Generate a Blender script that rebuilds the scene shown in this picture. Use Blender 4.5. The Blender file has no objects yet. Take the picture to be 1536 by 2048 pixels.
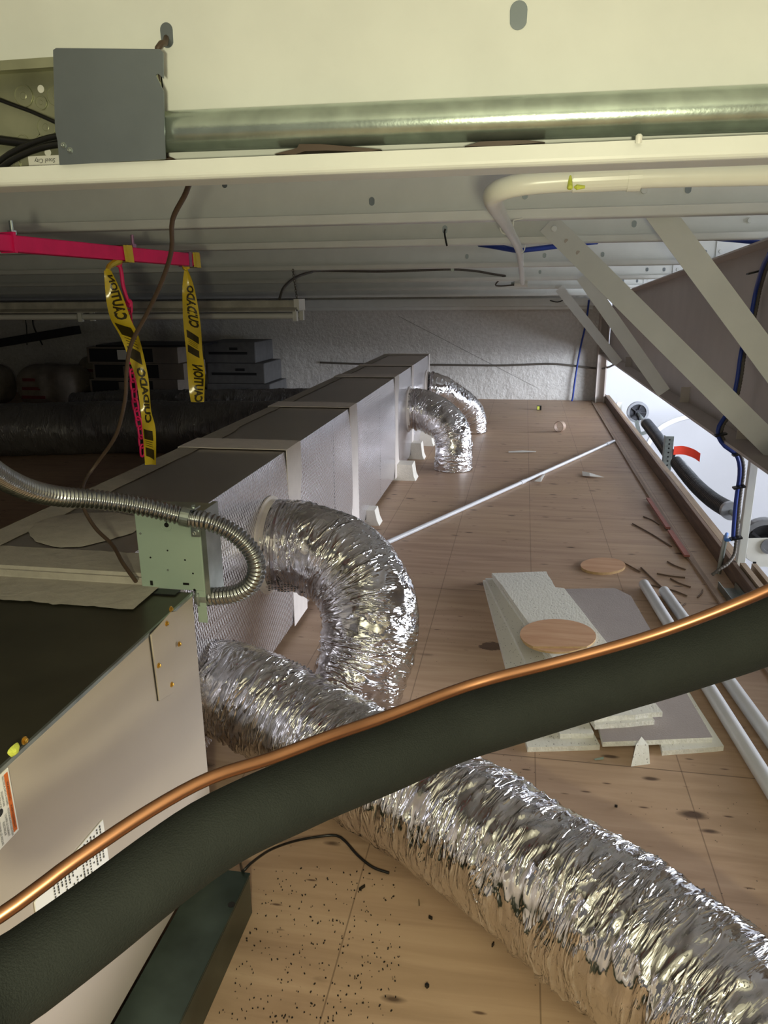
import bpy, math, random
import numpy as np
from mathutils import Vector, Matrix, noise
S = bpy.context.scene
C = S.collection
R = random.Random(7)

# ------------------------------------------------------------------ camera, world, lights, exposure
F, CX, CY, H = 1500.0, 768.0, 1024.0, 1.28
VP, ROLL = (1050.0, 580.0), 0.01
_d = Vector((VP[0]-CX, -(VP[1]-CY), F)).normalized()                 # world Y seen in the camera (right, up, forward)
_u = Vector((-ROLL, 1, -(-ROLL*_d.x+_d.y)/_d.z)).normalized()        # world Z
_x = _d.cross(_u)
if _x.x < 0: _x = -_x
cam = bpy.data.cameras.new('camera'); co = bpy.data.objects.new('camera', cam); C.objects.link(co)
rt = Vector((_x.x, _d.x, _u.x)); up = Vector((_x.y, _d.y, _u.y)); fw = Vector((_x.z, _d.z, _u.z))
co.matrix_world = Matrix(((rt.x, up.x, -fw.x, 0), (rt.y, up.y, -fw.y, 0), (rt.z, up.z, -fw.z, H), (0, 0, 0, 1)))
cam.sensor_fit = 'VERTICAL'; cam.sensor_height = 24.0; cam.lens = F/2048*24.0
cam.clip_start = 0.02; cam.clip_end = 100
S.camera = co

def ray(px, py): return rt*(px-CX) + up*(CY-py) + fw*F
def on(ax, val, px, py):
    r = ray(px, py); o = Vector((0, 0, H)); return o + r*((val-o[ax])/r[ax])
def FL(px, py, z=0.0): return on(2, z, px, py)     # photo point on the level z
def OY(px, py, y): return on(1, y, px, py)         # photo point on the plane y
def OX(px, py, x): return on(0, x, px, py)

W = bpy.data.worlds.new('world'); S.world = W; W.use_nodes = True
bg = W.node_tree.nodes['Background']; bg.inputs[0].default_value = (1.0, 0.95, 0.92, 1); bg.inputs[1].default_value = 0.12

def lamp(name, typ, loc, energy, color, size=None, size_y=None, aim=None):
    l = bpy.data.lights.new(name, typ); l.energy = energy; l.color = color
    o = bpy.data.objects.new(name, l); C.objects.link(o); o.location = loc
    if typ == 'AREA':
        l.shape = 'RECTANGLE'; l.size = size; l.size_y = size_y
    elif size: l.shadow_soft_size = size
    if aim is not None: o.rotation_euler = (Vector(aim)-Vector(loc)).to_track_quat('-Z', 'Y').to_euler()
    return o
lamp('camera_flash', 'POINT', (0.06, -0.34, 1.20), 50, (1.0, 0.96, 0.64), 0.03)  # stands in for the phone flash, set back behind the camera for softer falloff
lamp('hall_daylight', 'AREA', (5.6, 4.5, 1.25), 660, (0.88, 0.92, 1.0), 7.0, 1.7, (0.9, 5.0, 0.3))
lamp('hall_fill', 'AREA', (3.0, 6.5, 2.2), 90, (0.9, 0.94, 1.0), 2.5, 5.0, (2.6, 7.5, -1))  # added fill to brighten the hall surfaces, no known fixture
lamp('far_wall_fill', 'AREA', (2.1, 7.7, 0.50), 55, (0.78, 0.86, 1.0), 1.0, 0.8, (-1.0, 8.6, 0.55))  # added fill reaching the far wall under the girder, no actual window
S.view_settings.view_transform = 'Standard'; S.view_settings.look = 'None'
S.view_settings.exposure = 0.0; S.view_settings.gamma = 1.0; S.view_settings.use_curve_mapping = False

# ------------------------------------------------------------------ materials
def lin(c):
    return tuple(((v/255)/12.92 if v/255 <= .04045 else (((v/255)+.055)/1.055)**2.4) for v in c) + (1.0,)
class NT:
    def __init__(s, name):
        s.m = bpy.data.materials.new(name); s.m.use_nodes = True
        s.t = s.m.node_tree; s.b = s.t.nodes['Principled BSDF']
    def n(s, typ, **kw):
        k = s.t.nodes.new(typ)
        for a, v in kw.items():
            if a.startswith('i_'):
                key = a[2:]; key = int(key) if key.isdigit() else key.replace('_', ' ')
                k.inputs[key].default_value = v
            else: setattr(k, a, v)
        return k
    def l(s, a, b): s.t.links.new(a, b)
    def mapping(s, scale, src='Object', loc=(0, 0, 0), rot=(0, 0, 0)):
        tc = s.n('ShaderNodeTexCoord'); mp = s.n('ShaderNodeMapping')
        mp.inputs['Scale'].default_value = scale; mp.inputs['Location'].default_value = loc; mp.inputs['Rotation'].default_value = rot
        s.l(tc.outputs[src], mp.inputs[0]); return mp.outputs[0]
    def ramp(s, fac, stops):
        r = s.n('ShaderNodeValToRGB'); e = r.color_ramp.elements
        while len(e) < len(stops): e.new(0.5)
        for k, (p, c) in zip(e, stops): k.position = p; k.color = c if len(c) == 4 else (*c, 1)
        s.l(fac, r.inputs[0]); return r.outputs[0]
    def mix(s, fac, a, b, blend='MIX'):
        k = s.n('ShaderNodeMix', data_type='RGBA', blend_type=blend)
        for v, i in ((fac, 0), (a, 6), (b, 7)):
            if hasattr(v, 'links'): s.l(v, k.inputs[i])
            else: k.inputs[i].default_value = v
        return k.outputs[2]
    def math(s, op, a, b=0.0, c=0.0):
        k = s.n('ShaderNodeMath', operation=op)
        for i, v in enumerate((a, b, c)):
            if hasattr(v, 'links'): s.l(v, k.inputs[i])
            else: k.inputs[i].default_value = v
        return k.outputs[0]
    def bump(s, h, strength=.3, dist=.01, prev=None):
        k = s.n('ShaderNodeBump'); k.inputs['Strength'].default_value = strength; k.inputs['Distance'].default_value = dist
        s.l(h, k.inputs['Height'])
        if prev: s.l(prev, k.inputs['Normal'])
        s.l(k.outputs[0], s.b.inputs['Normal']); return k.outputs[0]
    def set(s, col=None, rough=None, metal=None, spec=None, coat=None):
        if col is not None:
            if hasattr(col, 'links'): s.l(col, s.b.inputs['Base Color'])
            else: s.b.inputs['Base Color'].default_value = col
        if rough is not None:
            if hasattr(rough, 'links'): s.l(rough, s.b.inputs['Roughness'])
            else: s.b.inputs['Roughness'].default_value = rough
        if metal is not None: s.b.inputs['Metallic'].default_value = metal
        if spec is not None: s.b.inputs['Specular IOR Level'].default_value = spec
        if coat is not None: s.b.inputs['Coat Weight'].default_value = coat
        return s.m
def plain(name, rgb, rough=.5, metal=0., var=.12, scale=12., bump=0., bscale=80., spec=.5, coat=0.):
    n = NT(name); c = lin(rgb)
    tx = n.n('ShaderNodeTexNoise', i_Scale=scale, i_Detail=5.0); n.l(n.mapping((1, 1, 1)), tx.inputs['Vector'])
    col = n.ramp(tx.outputs[0], [(.3, tuple(v*(1-var) for v in c[:3])), (.7, tuple(min(1, v*(1+var*.6)) for v in c[:3]))])
    n.set(col, rough, metal, spec, coat)
    if bump:
        b = n.n('ShaderNodeTexNoise', i_Scale=bscale, i_Detail=3.0); n.l(n.mapping((1, 1, 1)), b.inputs['Vector'])
        n.bump(b.outputs[0], bump, .004)
    return n.m
MT = {}
MT['cream'] = plain('cream_painted_steel', (222, 224, 220), .42, 0, .05, 9)
MT['girder'] = plain('grey_primer_steel', (182, 172, 164), .5, 0, .06, 5)
MT['white'] = plain('white_paint', (232, 232, 224), .4, 0, .04, 14)
MT['pvc'] = plain('white_plastic', (236, 236, 226), .3, 0, .03, 20)
MT['greypvc'] = plain('pale_grey_plastic', (205, 206, 210), .35, 0, .05, 12)
MT['galv'] = plain('galvanized_steel', (168, 176, 172), .32, .9, .22, 25)
MT['green_galv'] = plain('greenish_galvanized_conduit', (184, 196, 186), .27, .85, .2, 30, .05, 200)
MT['plate'] = plain('dull_grey_steel_plate', (134, 142, 148), .4, .8, .12, 8)
MT['boxin'] = plain('bright_zinc_box', (176, 178, 150), .42, .75, .2, 14)
MT['black'] = plain('black_plastic', (20, 20, 20), .35, 0, .1, 10)
MT['rubber'] = plain('black_foam_insulation', (30, 33, 31), .8, 0, .12, 30, .35, 700, .2)
MT['copper'] = plain('bare_copper', (152, 108, 80), .38, 1, .18, 14)
MT['brown'] = plain('brown_cable_jacket', (74, 58, 46), .5, 0, .1, 20)
MT['blue'] = plain('blue_cable_jacket', (32, 58, 140), .45, 0, .1, 20)
MT['blueclip'] = plain('bright_blue_tape', (70, 130, 215), .45, 0, .1, 20)
MT['pink'] = plain('fluorescent_pink_paint', (222, 26, 100), .5, 0, .16, 16)
MT['purple'] = plain('purple_stained_zinc', (150, 110, 140), .4, .5, .2, 30)
MT['beige'] = plain('beige_enamel', (180, 168, 155), .42, 0, .03, 6, .02, 300)
MT['olive'] = plain('dark_olive_steel_top', (92, 90, 76), .3, .75, .22, 7)
MT['greenpaint'] = plain('pale_green_enamel', (148, 165, 152), .45, 0, .04, 8)
MT['flexsteel'] = plain('flexible_steel_conduit', (164, 166, 166), .25, 1, .12, 30)
MT['brass'] = plain('brass_screw', (214, 168, 70), .3, .9, .1, 40)
MT['darkgreen'] = plain('dark_galvanized_channel', (78, 92, 86), .3, .8, .35, 9)
MT['mastic'] = plain('grey_duct_mastic', (168, 162, 152), .7, 0, .1, 30, .5, 60)
MT['tape'] = plain('white_mastic_tape', (226, 218, 212), .6, 0, .05, 25, .25, 70)
MT['sticker'] = plain('white_paper_label', (238, 236, 230), .5, 0, .02, 10)
MT['ink'] = plain('dark_print', (40, 40, 40), .6, 0, .1, 10)
MT['orange'] = plain('orange_print', (214, 108, 40), .5, 0, .1, 20)
MT['lime'] = plain('lime_paint_blob', (212, 220, 90), .6, 0, .2, 60, .6, 200)
MT['yellow'] = plain('yellow_plastic_tape', (198, 172, 40), .22, 0, .12, 6, .25, 30, .6)
MT['tapeink'] = plain('black_tape_print', (52, 44, 10), .35, 0, .2, 20)
MT['red'] = plain('red_plastic_flag', (232, 70, 48), .4, 0, .08, 20)
MT['spring'] = plain('black_coil_spring', (40, 42, 46), .45, .3, .2, 20)
MT['alu'] = plain('cast_aluminium', (150, 152, 156), .45, .6, .12, 20)
MT['darkalu'] = plain('dark_cast_metal', (56, 56, 60), .5, .4, .15, 20)
MT['redwood'] = plain('red_stained_wood', (168, 104, 92), .6, 0, .15, 30, .2, 60)
MT['twig'] = plain('brown_wire_scrap', (104, 82, 64), .6, 0, .2, 30)
MT['cardboard'] = plain('cardboard', (128, 118, 108), .8, 0, .1, 12)
MT['boxdark'] = plain('black_printed_carton', (26, 28, 32), .55, 0, .2, 16)
MT['greybox'] = plain('grey_carton', (104, 104, 104), .7, 0, .15, 14)
MT['bag'] = plain('dusty_paper_sack', (136, 126, 112), .8, 0, .25, 9, .6, 24)
MT['maroon'] = plain('maroon_print', (110, 40, 40), .7, 0, .2, 14)
MT['tube'] = plain('white_glass_tube', (226, 226, 220), .2, 0, .03, 8)
MT['dirtywhite'] = plain('dirty_white_enamel', (188, 184, 170), .5, 0, .28, 12)
MT['hall'] = plain('hall_white_paint', (206, 207, 212), .6, 0, .02, 3)
MT['deck'] = plain('white_roof_deck', (226, 228, 226), .5, 0, .05, 4)
MT['wire'] = plain('thin_grey_cable', (90, 84, 76), .5, 0, .1, 20)
MT['foam'] = plain('white_foam_block', (232, 228, 218), .8, 0, .05, 40, .5, 120)
MT['cutply'] = plain('plywood_edge', (188, 156, 110), .7, 0, .2, 50)
MT['gypsum'] = plain('crumbly_gypsum', (228, 226, 216), .9, 0, .12, 50, .8, 120)
MT['tilegrey'] = plain('grey_tile_backing', (158, 148, 144), .85, 0, .06, 8, .25, 220)
MT['paper'] = plain('paper_scrap', (224, 220, 212), .7, 0, .05, 20)

def foil_mat(name, tint, rough, sx=1.0):
    n = NT(name)
    uv = n.mapping((34*sx, 8*sx, 1), 'UV', rot=(0, 0, .3))
    a = n.n('ShaderNodeTexNoise', i_Scale=1.0, i_Detail=3.0, i_Roughness=.55, i_Distortion=.5); n.l(uv, a.inputs['Vector'])
    uv2 = n.mapping((80*sx, 18*sx, 1), 'UV', rot=(0, 0, -.3))
    b = n.n('ShaderNodeTexNoise', i_Scale=1.0, i_Detail=2.0, i_Distortion=.4); n.l(uv2, b.inputs['Vector'])
    f1 = n.math('POWER', n.math('MAXIMUM', n.math('SUBTRACT', 1.0, n.math('MULTIPLY', n.math('ABSOLUTE', n.math('SUBTRACT', a.outputs[0], .5)), 7.0)), 0.0), 1.6)
    f2 = n.math('MAXIMUM', n.math('SUBTRACT', 1.0, n.math('MULTIPLY', n.math('ABSOLUTE', n.math('SUBTRACT', b.outputs[0], .5)), 6.0)), 0.0)
    mk_ = n.n('ShaderNodeTexNoise', i_Scale=1.0, i_Detail=2.0); n.l(n.mapping((14*sx, 9*sx, 1), 'UV'), mk_.inputs['Vector'])
    ms = n.ramp(mk_.outputs[0], [(.40, (.06, .06, .06)), (.64, (1, 1, 1))])
    p = n.bump(n.math('MULTIPLY', f1, ms), .8, .008)
    n.bump(n.math('MULTIPLY', f2, ms), .4, .003, p)
    col = n.ramp(a.outputs[0], [(.3, tuple(v*.86 for v in tint)), (.7, tint)])
    return n.set(col, rough, 1.0)
MT['foil'] = foil_mat('crinkled_foil', (.84, .83, .84), .10)
MT['darkfoil'] = foil_mat('dark_poly_jacket', (.20, .19, .18), .3)
MT['darkfoil'].node_tree.nodes['Principled BSDF'].inputs['Metallic'].default_value = .3

def duct_mat():
    n = NT('scrim_foil_duct_board')
    sc = None
    for rot, k in ((.55, 78), (-.55, 78)):
        mp = n.mapping((1, 1, 1), 'UV', rot=(0, 0, rot)); sp = n.n('ShaderNodeSeparateXYZ'); n.l(mp, sp.inputs[0])
        fr = n.math('FRACT', n.math('MULTIPLY', sp.outputs[0], k))
        w = n.math('SUBTRACT', 1.0, n.math('MULTIPLY', n.math('ABSOLUTE', n.math('SUBTRACT', fr, .5)), 9.0))
        w = n.math('MAXIMUM', w, 0.0)
        sc = w if sc is None else n.math('MAXIMUM', sc, w)
    nz = n.n('ShaderNodeTexNoise', i_Scale=5.0, i_Detail=3.0); n.l(n.mapping((1, 1, 1), 'UV'), nz.inputs['Vector'])
    rr = n.math('MULTIPLY_ADD', nz.outputs[0], .05, .20)
    p = n.bump(sc, .35, .003)
    nz2 = n.n('ShaderNodeTexNoise', i_Scale=90.0, i_Detail=2.0); n.l(n.mapping((1, 1, 1), 'UV'), nz2.inputs['Vector'])
    n.bump(nz2.outputs[0], .05, .002, p)
    rr = n.math('MULTIPLY_ADD', sc, .3, rr)
    n.l(n.math('SUBTRACT', .97, n.math('MULTIPLY', sc, .75)), n.b.inputs['Metallic'])
    return n.set(n.mix(sc, lin((196, 191, 194)), lin((246, 244, 244))), rr)
MT['duct'] = duct_mat()
MT['ducttop'] = plain('smooth_foil_duct_top', (214, 208, 204), .3, .95, .05, 3, .03, 60)

def floor_mat():
    n = NT('dusty_plywood')
    g = n.n('ShaderNodeTexNoise', i_Scale=1.0, i_Detail=7.0, i_Roughness=.6, i_Distortion=.8); n.l(n.mapping((1.6, 17, 1)), g.inputs['Vector'])
    big = n.n('ShaderNodeTexNoise', i_Scale=1.3, i_Detail=3.0); n.l(n.mapping((.6, 1.2, 1)), big.inputs['Vector'])
    wav = n.n('ShaderNodeTexWave', wave_type='BANDS', bands_direction='Y', i_Scale=3.2, i_Distortion=9.0, i_Detail=3.0, i_Detail_Scale=1.2); n.l(n.mapping((.35, 1.6, 1)), wav.inputs['Vector'])
    col = n.ramp(g.outputs[0], [(.28, lin((154, 126, 105))), (.52, lin((178, 149, 126))), (.76, lin((194, 166, 141)))])
    col = n.mix(n.math('MULTIPLY', wav.outputs[0], .13), col, lin((140, 110, 84)))
    col = n.mix(n.math('MULTIPLY', n.ramp(big.outputs[0], [(.35, (0, 0, 0)), (.7, (1, 1, 1))]), .45), col, lin((196, 168, 134)))
    # knots: dark ovals stretched along the grain
    for sc, off, th, dk in (((2.2, 5.0, 1), (.3, .7, 0), .085, (58, 38, 28)), ((4.0, 11.0, 1), (5.1, 2.2, 0), .10, (62, 42, 32)), ((6.5, 24.0, 1), (2.7, 8.2, 0), .09, (78, 54, 42))):
        v = n.n('ShaderNodeTexVoronoi', i_Scale=1.0, i_Randomness=1.0); n.l(n.mapping(sc, loc=off), v.inputs['Vector'])
        nn = n.n('ShaderNodeTexNoise', i_Scale=14.0, i_Detail=3.0); n.l(n.mapping((1, 3, 1)), nn.inputs['Vector'])
        d = n.math('MULTIPLY_ADD', nn.outputs[0], .09, n.math('SUBTRACT', v.outputs['Distance'], .045))
        k = n.ramp(d, [(th*.5, (1, 1, 1)), (th*1.15, (0, 0, 0))])
        col = n.mix(n.math('MULTIPLY', k, .85), col, lin(dk))
    # split veneer patches
    sp = n.n('ShaderNodeTexNoise', i_Scale=1.0, i_Detail=5.0, i_Roughness=.7); n.l(n.mapping((1.4, 9, 1), loc=(3.1, 4.4, 0)), sp.inputs['Vector'])
    col = n.mix(n.math('MULTIPLY', n.ramp(sp.outputs[0], [(.68, (0, 0, 0)), (.76, (1, 1, 1))]), .6), col, lin((84, 58, 44)))
    # pencil joist lines and sheet seams
    tc = n.n('ShaderNodeTexCoord'); xyz = n.n('ShaderNodeSeparateXYZ'); n.l(tc.outputs['Object'], xyz.inputs[0])
    def line(s, off, per, w):
        f = n.math('PINGPONG', n.math('SUBTRACT', s, off), per/2)
        return n.math('LESS_THAN', f, w)
    jl = line(xyz.outputs[0], .083, .397, .0016)
    col = n.mix(n.math('MULTIPLY', jl, .5), col, lin((80, 60, 46)))
    se = line(xyz.outputs[1], 3.12, 1.22, .0022)
    col = n.mix(n.math('MULTIPLY', se, .6), col, lin((70, 52, 40)))
    # two torn veneer patches left of the tile pile
    for (sx_, sy_), w_, h_ in ((FL(965, 1168).to_2d(), .075, .035), (FL(985, 1292).to_2d(), .085, .05)):
        tn = n.n('ShaderNodeTexNoise', i_Scale=9.0, i_Detail=5.0, i_Roughness=.65); n.l(n.mapping((1, 4, 1)), tn.inputs['Vector'])
        dx = n.math('DIVIDE', n.math('SUBTRACT', xyz.outputs[0], sx_), w_); dy = n.math('DIVIDE', n.math('SUBTRACT', xyz.outputs[1], sy_), h_)
        dd_ = n.math('ADD', n.math('MULTIPLY', dx, dx), n.math('MULTIPLY', dy, dy))
        kk_ = n.math('LESS_THAN', n.math('ADD', dd_, n.math('MULTIPLY', tn.outputs[0], 2.2)), 1.45)
        col = n.mix(n.math('MULTIPLY', kk_, .8), col, lin((70, 46, 36)))
    # fine dark crumbs
    cr = n.n('ShaderNodeTexVoronoi', i_Scale=55.0, i_Randomness=1.0); n.l(n.mapping((1, 1, 1)), cr.inputs['Vector'])
    cn = n.n('ShaderNodeTexNoise', i_Scale=2.5, i_Detail=2.0); n.l(n.mapping((1, 1, 1)), cn.inputs['Vector'])
    cc = n.math('MULTIPLY', n.math('LESS_THAN', cr.outputs['Distance'], .09), n.math('GREATER_THAN', cn.outputs[0], .52))
    col = n.mix(n.math('MULTIPLY', cc, .75), col, lin((44, 34, 28)))
    n.bump(g.outputs[0], .12, .003)
    return n.set(col, .5, 0, .4)
MT['floor'] = floor_mat()

def wood_mat(name, a, b, sc=(40, 3, 40)):
    n = NT(name); g = n.n('ShaderNodeTexNoise', i_Scale=1.0, i_Detail=6.0, i_Roughness=.6); n.l(n.mapping(sc), g.inputs['Vector'])
    n.set(n.ramp(g.outputs[0], [(.3, lin(a)), (.7, lin(b))]), .65); n.bump(g.outputs[0], .25, .003); return n.m
MT['board'] = wood_mat('brown_edge_board', (84, 64, 50), (122, 98, 80))
MT['stud'] = wood_mat('pale_lumber', (128, 108, 86), (166, 144, 120))
MT['strip'] = wood_mat('dusty_wood_strip', (134, 110, 92), (168, 146, 128))
MT['discply'] = wood_mat('plywood_disc_face', (186, 140, 106), (212, 172, 138), (3, 26, 3))

def wall_mat():
    n = NT('lumpy_white_block_wall')
    a = n.n('ShaderNodeTexNoise', i_Scale=26.0, i_Detail=5.0, i_Roughness=.6); n.l(n.mapping((1, 1, 1)), a.inputs['Vector'])
    v = n.n('ShaderNodeTexVoronoi', feature='SMOOTH_F1', i_Scale=9.0); n.l(n.mapping((1, 1, 1)), v.inputs['Vector'])
    p = n.bump(a.outputs[0], .7, .02); n.bump(v.outputs['Distance'], .35, .03, p)
    col = n.ramp(a.outputs[0], [(.3, lin((196, 192, 186))), (.7, lin((216, 213, 208)))])
    tc = n.n('ShaderNodeTexCoord'); xyz = n.n('ShaderNodeSeparateXYZ'); n.l(tc.outputs['Object'], xyz.inputs[0])
    # one thin diagonal crack and a level mortar line
    d = n.math('ABSOLUTE', n.math('ADD', xyz.outputs[2], n.math('MULTIPLY_ADD', xyz.outputs[0], .50, -.24)))
    rng = n.math('MULTIPLY', n.math('GREATER_THAN', xyz.outputs[0], -1.5), n.math('LESS_THAN', xyz.outputs[0], .2))
    col = n.mix(n.math('MULTIPLY', n.math('MULTIPLY', n.math('LESS_THAN', d, .004), rng), .6), col, lin((70, 62, 56)))
    return n.set(col, .6)
MT['wall'] = wall_mat()

def tile_mat():
    n = NT('speckled_ceiling_tile')
    v = n.n('ShaderNodeTexVoronoi', i_Scale=120.0); n.l(n.mapping((1, .45, 1), rot=(0, 0, .4)), v.inputs['Vector'])
    m = n.n('ShaderNodeTexNoise', i_Scale=60.0); n.l(n.mapping((1, 1, 1)), m.inputs['Vector'])
    k = n.math('LESS_THAN', v.outputs['Distance'], n.math('MULTIPLY_ADD', m.outputs[0], .5, -.10))
    col = n.mix(n.math('MULTIPLY', k, .7), lin((222, 220, 210)), lin((112, 108, 100)))
    n.bump(v.outputs['Distance'], .3, .002)
    return n.set(col, .85)
MT['tile'] = tile_mat()

# ------------------------------------------------------------------ mesh helpers
def V(*a): return Vector(a)
class MB:
    def __init__(s): s.v, s.f, s.mi, s.sm, s.uv = [], [], [], [], {}
    def add(s, vs, fs, mi=0, smooth=False, uvs=None):
        o = len(s.v); s.v += [Vector(p) for p in vs]
        for k, f in enumerate(fs):
            if uvs is not None: s.uv[len(s.f)] = uvs[k]
            s.f.append([o+i for i in f]); s.mi.append(mi); s.sm.append(smooth)
        return s
    def box(s, lo, hi, mi=0, uvbox=False):
        x0, y0, z0 = lo; x1, y1, z1 = hi
        vs = [(x, y, z) for x in (x0, x1) for y in (y0, y1) for z in (z0, z1)]
        fs = [(0, 1, 3, 2), (4, 6, 7, 5), (0, 4, 5, 1), (2, 3, 7, 6), (0, 2, 6, 4), (1, 5, 7, 3)]
        uvs = None
        if uvbox:
            drop = [0, 0, 1, 1, 2, 2]; uvs = []
            for f, d in zip(fs, drop):
                ax = [a for a in range(3) if a != d]
                if d == 0: ax = [1, 2]
                uvs.append([(vs[i][ax[0]], vs[i][ax[1]]) for i in f])
        return s.add(vs, fs, mi, False, uvs)
    def obox(s, c, ax, h, mi=0):
        c = Vector(c); a = [Vector(q).normalized()*k for q, k in zip(ax, h)]
        vs = [c+a[0]*i+a[1]*j+a[2]*k for i in (-1, 1) for j in (-1, 1) for k in (-1, 1)]
        return s.add(vs, [(0, 1, 3, 2), (4, 6, 7, 5), (0, 4, 5, 1), (2, 3, 7, 6), (0, 2, 6, 4), (1, 5, 7, 3)], mi)
    def bar(s, p0, p1, w, t, side=(0, 0, 1), mi=0):
        p0, p1 = Vector(p0), Vector(p1); d = (p1-p0); u = Vector(side); u = (u-d.normalized()*u.dot(d.normalized())).normalized()
        return s.obox((p0+p1)/2, (d, u, d.cross(u)), (d.length/2, w/2, t/2), mi)
    def prism(s, poly, vec, mi=0, uvs=False):
        n = len(poly); p = [Vector(q) for q in poly]; e = Vector(vec)
        return s.add(p+[q+e for q in p], [list(range(n))[::-1], list(range(n, 2*n))]+[(i, (i+1) % n, n+(i+1) % n, n+i) for i in range(n)], mi)
    def tube(s, pts, r, seg=12, mi=0, cap=True, rf=None, smooth=True, hollow=0, upv=None):
        pts = [Vector(p) for p in pts]; n = len(pts)
        rs = r if isinstance(r, (list, tuple)) else [r]*n
        vs, uv = [], []; L = 0
        t = (pts[1]-pts[0]).normalized(); a = Vector(upv) if upv else (V(0, 0, 1) if abs(t.z) < .9 else V(0, 1, 0)); a = (a-t*a.dot(t)).normalized()
        for i, p in enumerate(pts):
            tt = (pts[min(i+1, n-1)]-pts[max(i-1, 0)]).normalized()
            if i: L += (p-pts[i-1]).length
            a = (a-tt*a.dot(tt)).normalized(); b = tt.cross(a)
            for j in range(seg):
                th = 2*math.pi*j/seg; q = rs[i]
                if rf: q = rf(i, j, L, th, q)
                vs.append(p+(a*math.cos(th)+b*math.sin(th))*q)
            uv.append(L)
        fs, uvs = [], []; rr = rs[0]
        for i in range(n-1):
            for j in range(seg):
                k = (j+1) % seg
                fs.append((i*seg+j, i*seg+k, (i+1)*seg+k, (i+1)*seg+j))
                c0, c1 = j/seg*6.283*rr, (j+1)/seg*6.283*rr
                uvs.append([(uv[i], c0), (uv[i], c1), (uv[i+1], c1), (uv[i+1], c0)])
        s.add(vs, fs, mi, smooth, uvs)
        if cap:
            s.add([vs[j] for j in range(seg)], [list(range(seg))[::-1]], mi)
            s.add([vs[(n-1)*seg+j] for j in range(seg)], [list(range(seg))], mi)
        return s
    def cyl(s, p0, p1, r, seg=16, mi=0, r1=None, smooth=True):
        return s.tube([p0, p1], [r, r if r1 is None else r1], seg, mi, smooth=smooth)
    def _lathe(s, p, d, prof, seg=24, mi=0):
        p = Vector(p); d = Vector(d).normalized()
        a = V(0, 0, 1) if abs(d.z) < .9 else V(1, 0, 0); a = (a-d*a.dot(d)).normalized(); b = d.cross(a); vs = []
        for t, q in prof:
            for j in range(seg):
                th = 2*math.pi*j/seg; vs.append(p+d*t+(a*math.cos(th)+b*math.sin(th))*max(q, 1e-5))
        n = len(prof)
        return s.add(vs, [(i*seg+j, i*seg+(j+1) % seg, (i+1)*seg+(j+1) % seg, (i+1)*seg+j) for i in range(n-1) for j in range(seg)], mi, False)
def spline(pts, step=.02, closed=False):
    P = [Vector(p) for p in pts]; out = []
    Q = [P[0]*2-P[1]]+P+[P[-1]*2-P[-2]]
    for i in range(1, len(Q)-2):
        p0, p1, p2, p3 = Q[i-1:i+3]; k = max(2, int((p2-p1).length/step))
        for j in range(k):
            t = j/k
            out.append(.5*((2*p1)+(-p0+p2)*t+(2*p0-5*p1+4*p2-p3)*t*t+(-p0+3*p1-3*p2+p3)*t**3))
    out.append(P[-1]); return out

ROOT = {}
def tag(o, label=None, cat=None, group=None, kind=None):
    if label: o['label'] = label
    if cat: o['category'] = cat
    if group: o['group'] = group
    if kind: o['kind'] = kind
    return o
def thing(name, loc, label, cat, group=None):
    o = bpy.data.objects.new(name, None); C.objects.link(o); o.location = loc; o.empty_display_size = .05
    ROOT[o] = Vector(loc); return tag(o, label, cat, group)
def mk(name, mb, mats, parent=None, label=None, cat=None, group=None, kind=None, bevel=0, origin=None, seg=2):
    if parent is not None: org = ROOT[parent]
    elif origin is not None: org = Vector(origin)
    else:
        org = Vector(((min(p.x for p in mb.v)+max(p.x for p in mb.v))/2, (min(p.y for p in mb.v)+max(p.y for p in mb.v))/2, min(p.z for p in mb.v)))
    me = bpy.data.meshes.new(name); me.from_pydata([p-org for p in mb.v], [], mb.f)
    if isinstance(mats, str): mats = [mats]
    for m in mats: me.materials.append(MT[m])
    for p, mi, sm in zip(me.polygons, mb.mi, mb.sm): p.material_index = mi; p.use_smooth = sm
    if mb.uv:
        ul = me.uv_layers.new(name='UVMap')
        for fi, u in mb.uv.items():
            for li, c in zip(me.polygons[fi].loop_indices, u): ul.data[li].uv = c
    me.update()
    o = bpy.data.objects.new(name, me); C.objects.link(o)
    if parent is not None: o.parent = parent; ROOT[o] = org
    else: o.location = org; ROOT[o] = org
    if bevel:
        b = o.modifiers.new('bevel', 'BEVEL'); b.width = bevel; b.segments = seg; b.limit_method = 'ANGLE'; b.angle_limit = .7
    return tag(o, label, cat, group, kind)
def text2d(body, size, align='LEFT', shear=0.0, bold=0.0):
    cu = bpy.data.curves.new('t', 'FONT'); cu.body = body; cu.size = size; cu.align_x = align; cu.shear = shear; cu.resolution_u = 2; cu.offset = bold
    o = bpy.data.objects.new('t', cu); C.objects.link(o)
    dg = bpy.context.evaluated_depsgraph_get(); me = bpy.data.meshes.new_from_object(o.evaluated_get(dg))
    vs = [v.co.copy() for v in me.vertices]; fs = [list(p.vertices) for p in me.polygons]
    bpy.data.objects.remove(o); bpy.data.curves.remove(cu); bpy.data.meshes.remove(me)
    return vs, fs
def put_text(mb, body, size, org, ex, ey, mi=0, align='LEFT', shear=0.0, width=None):
    vs, fs = text2d(body, size, align, shear)
    k = 1.0
    if width and vs:
        w = max(v.x for v in vs)-min(v.x for v in vs); k = width/w if w else 1
    mb.add([Vector(org)+Vector(ex)*v.x*k+Vector(ey)*v.y for v in vs], fs, mi)
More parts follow.
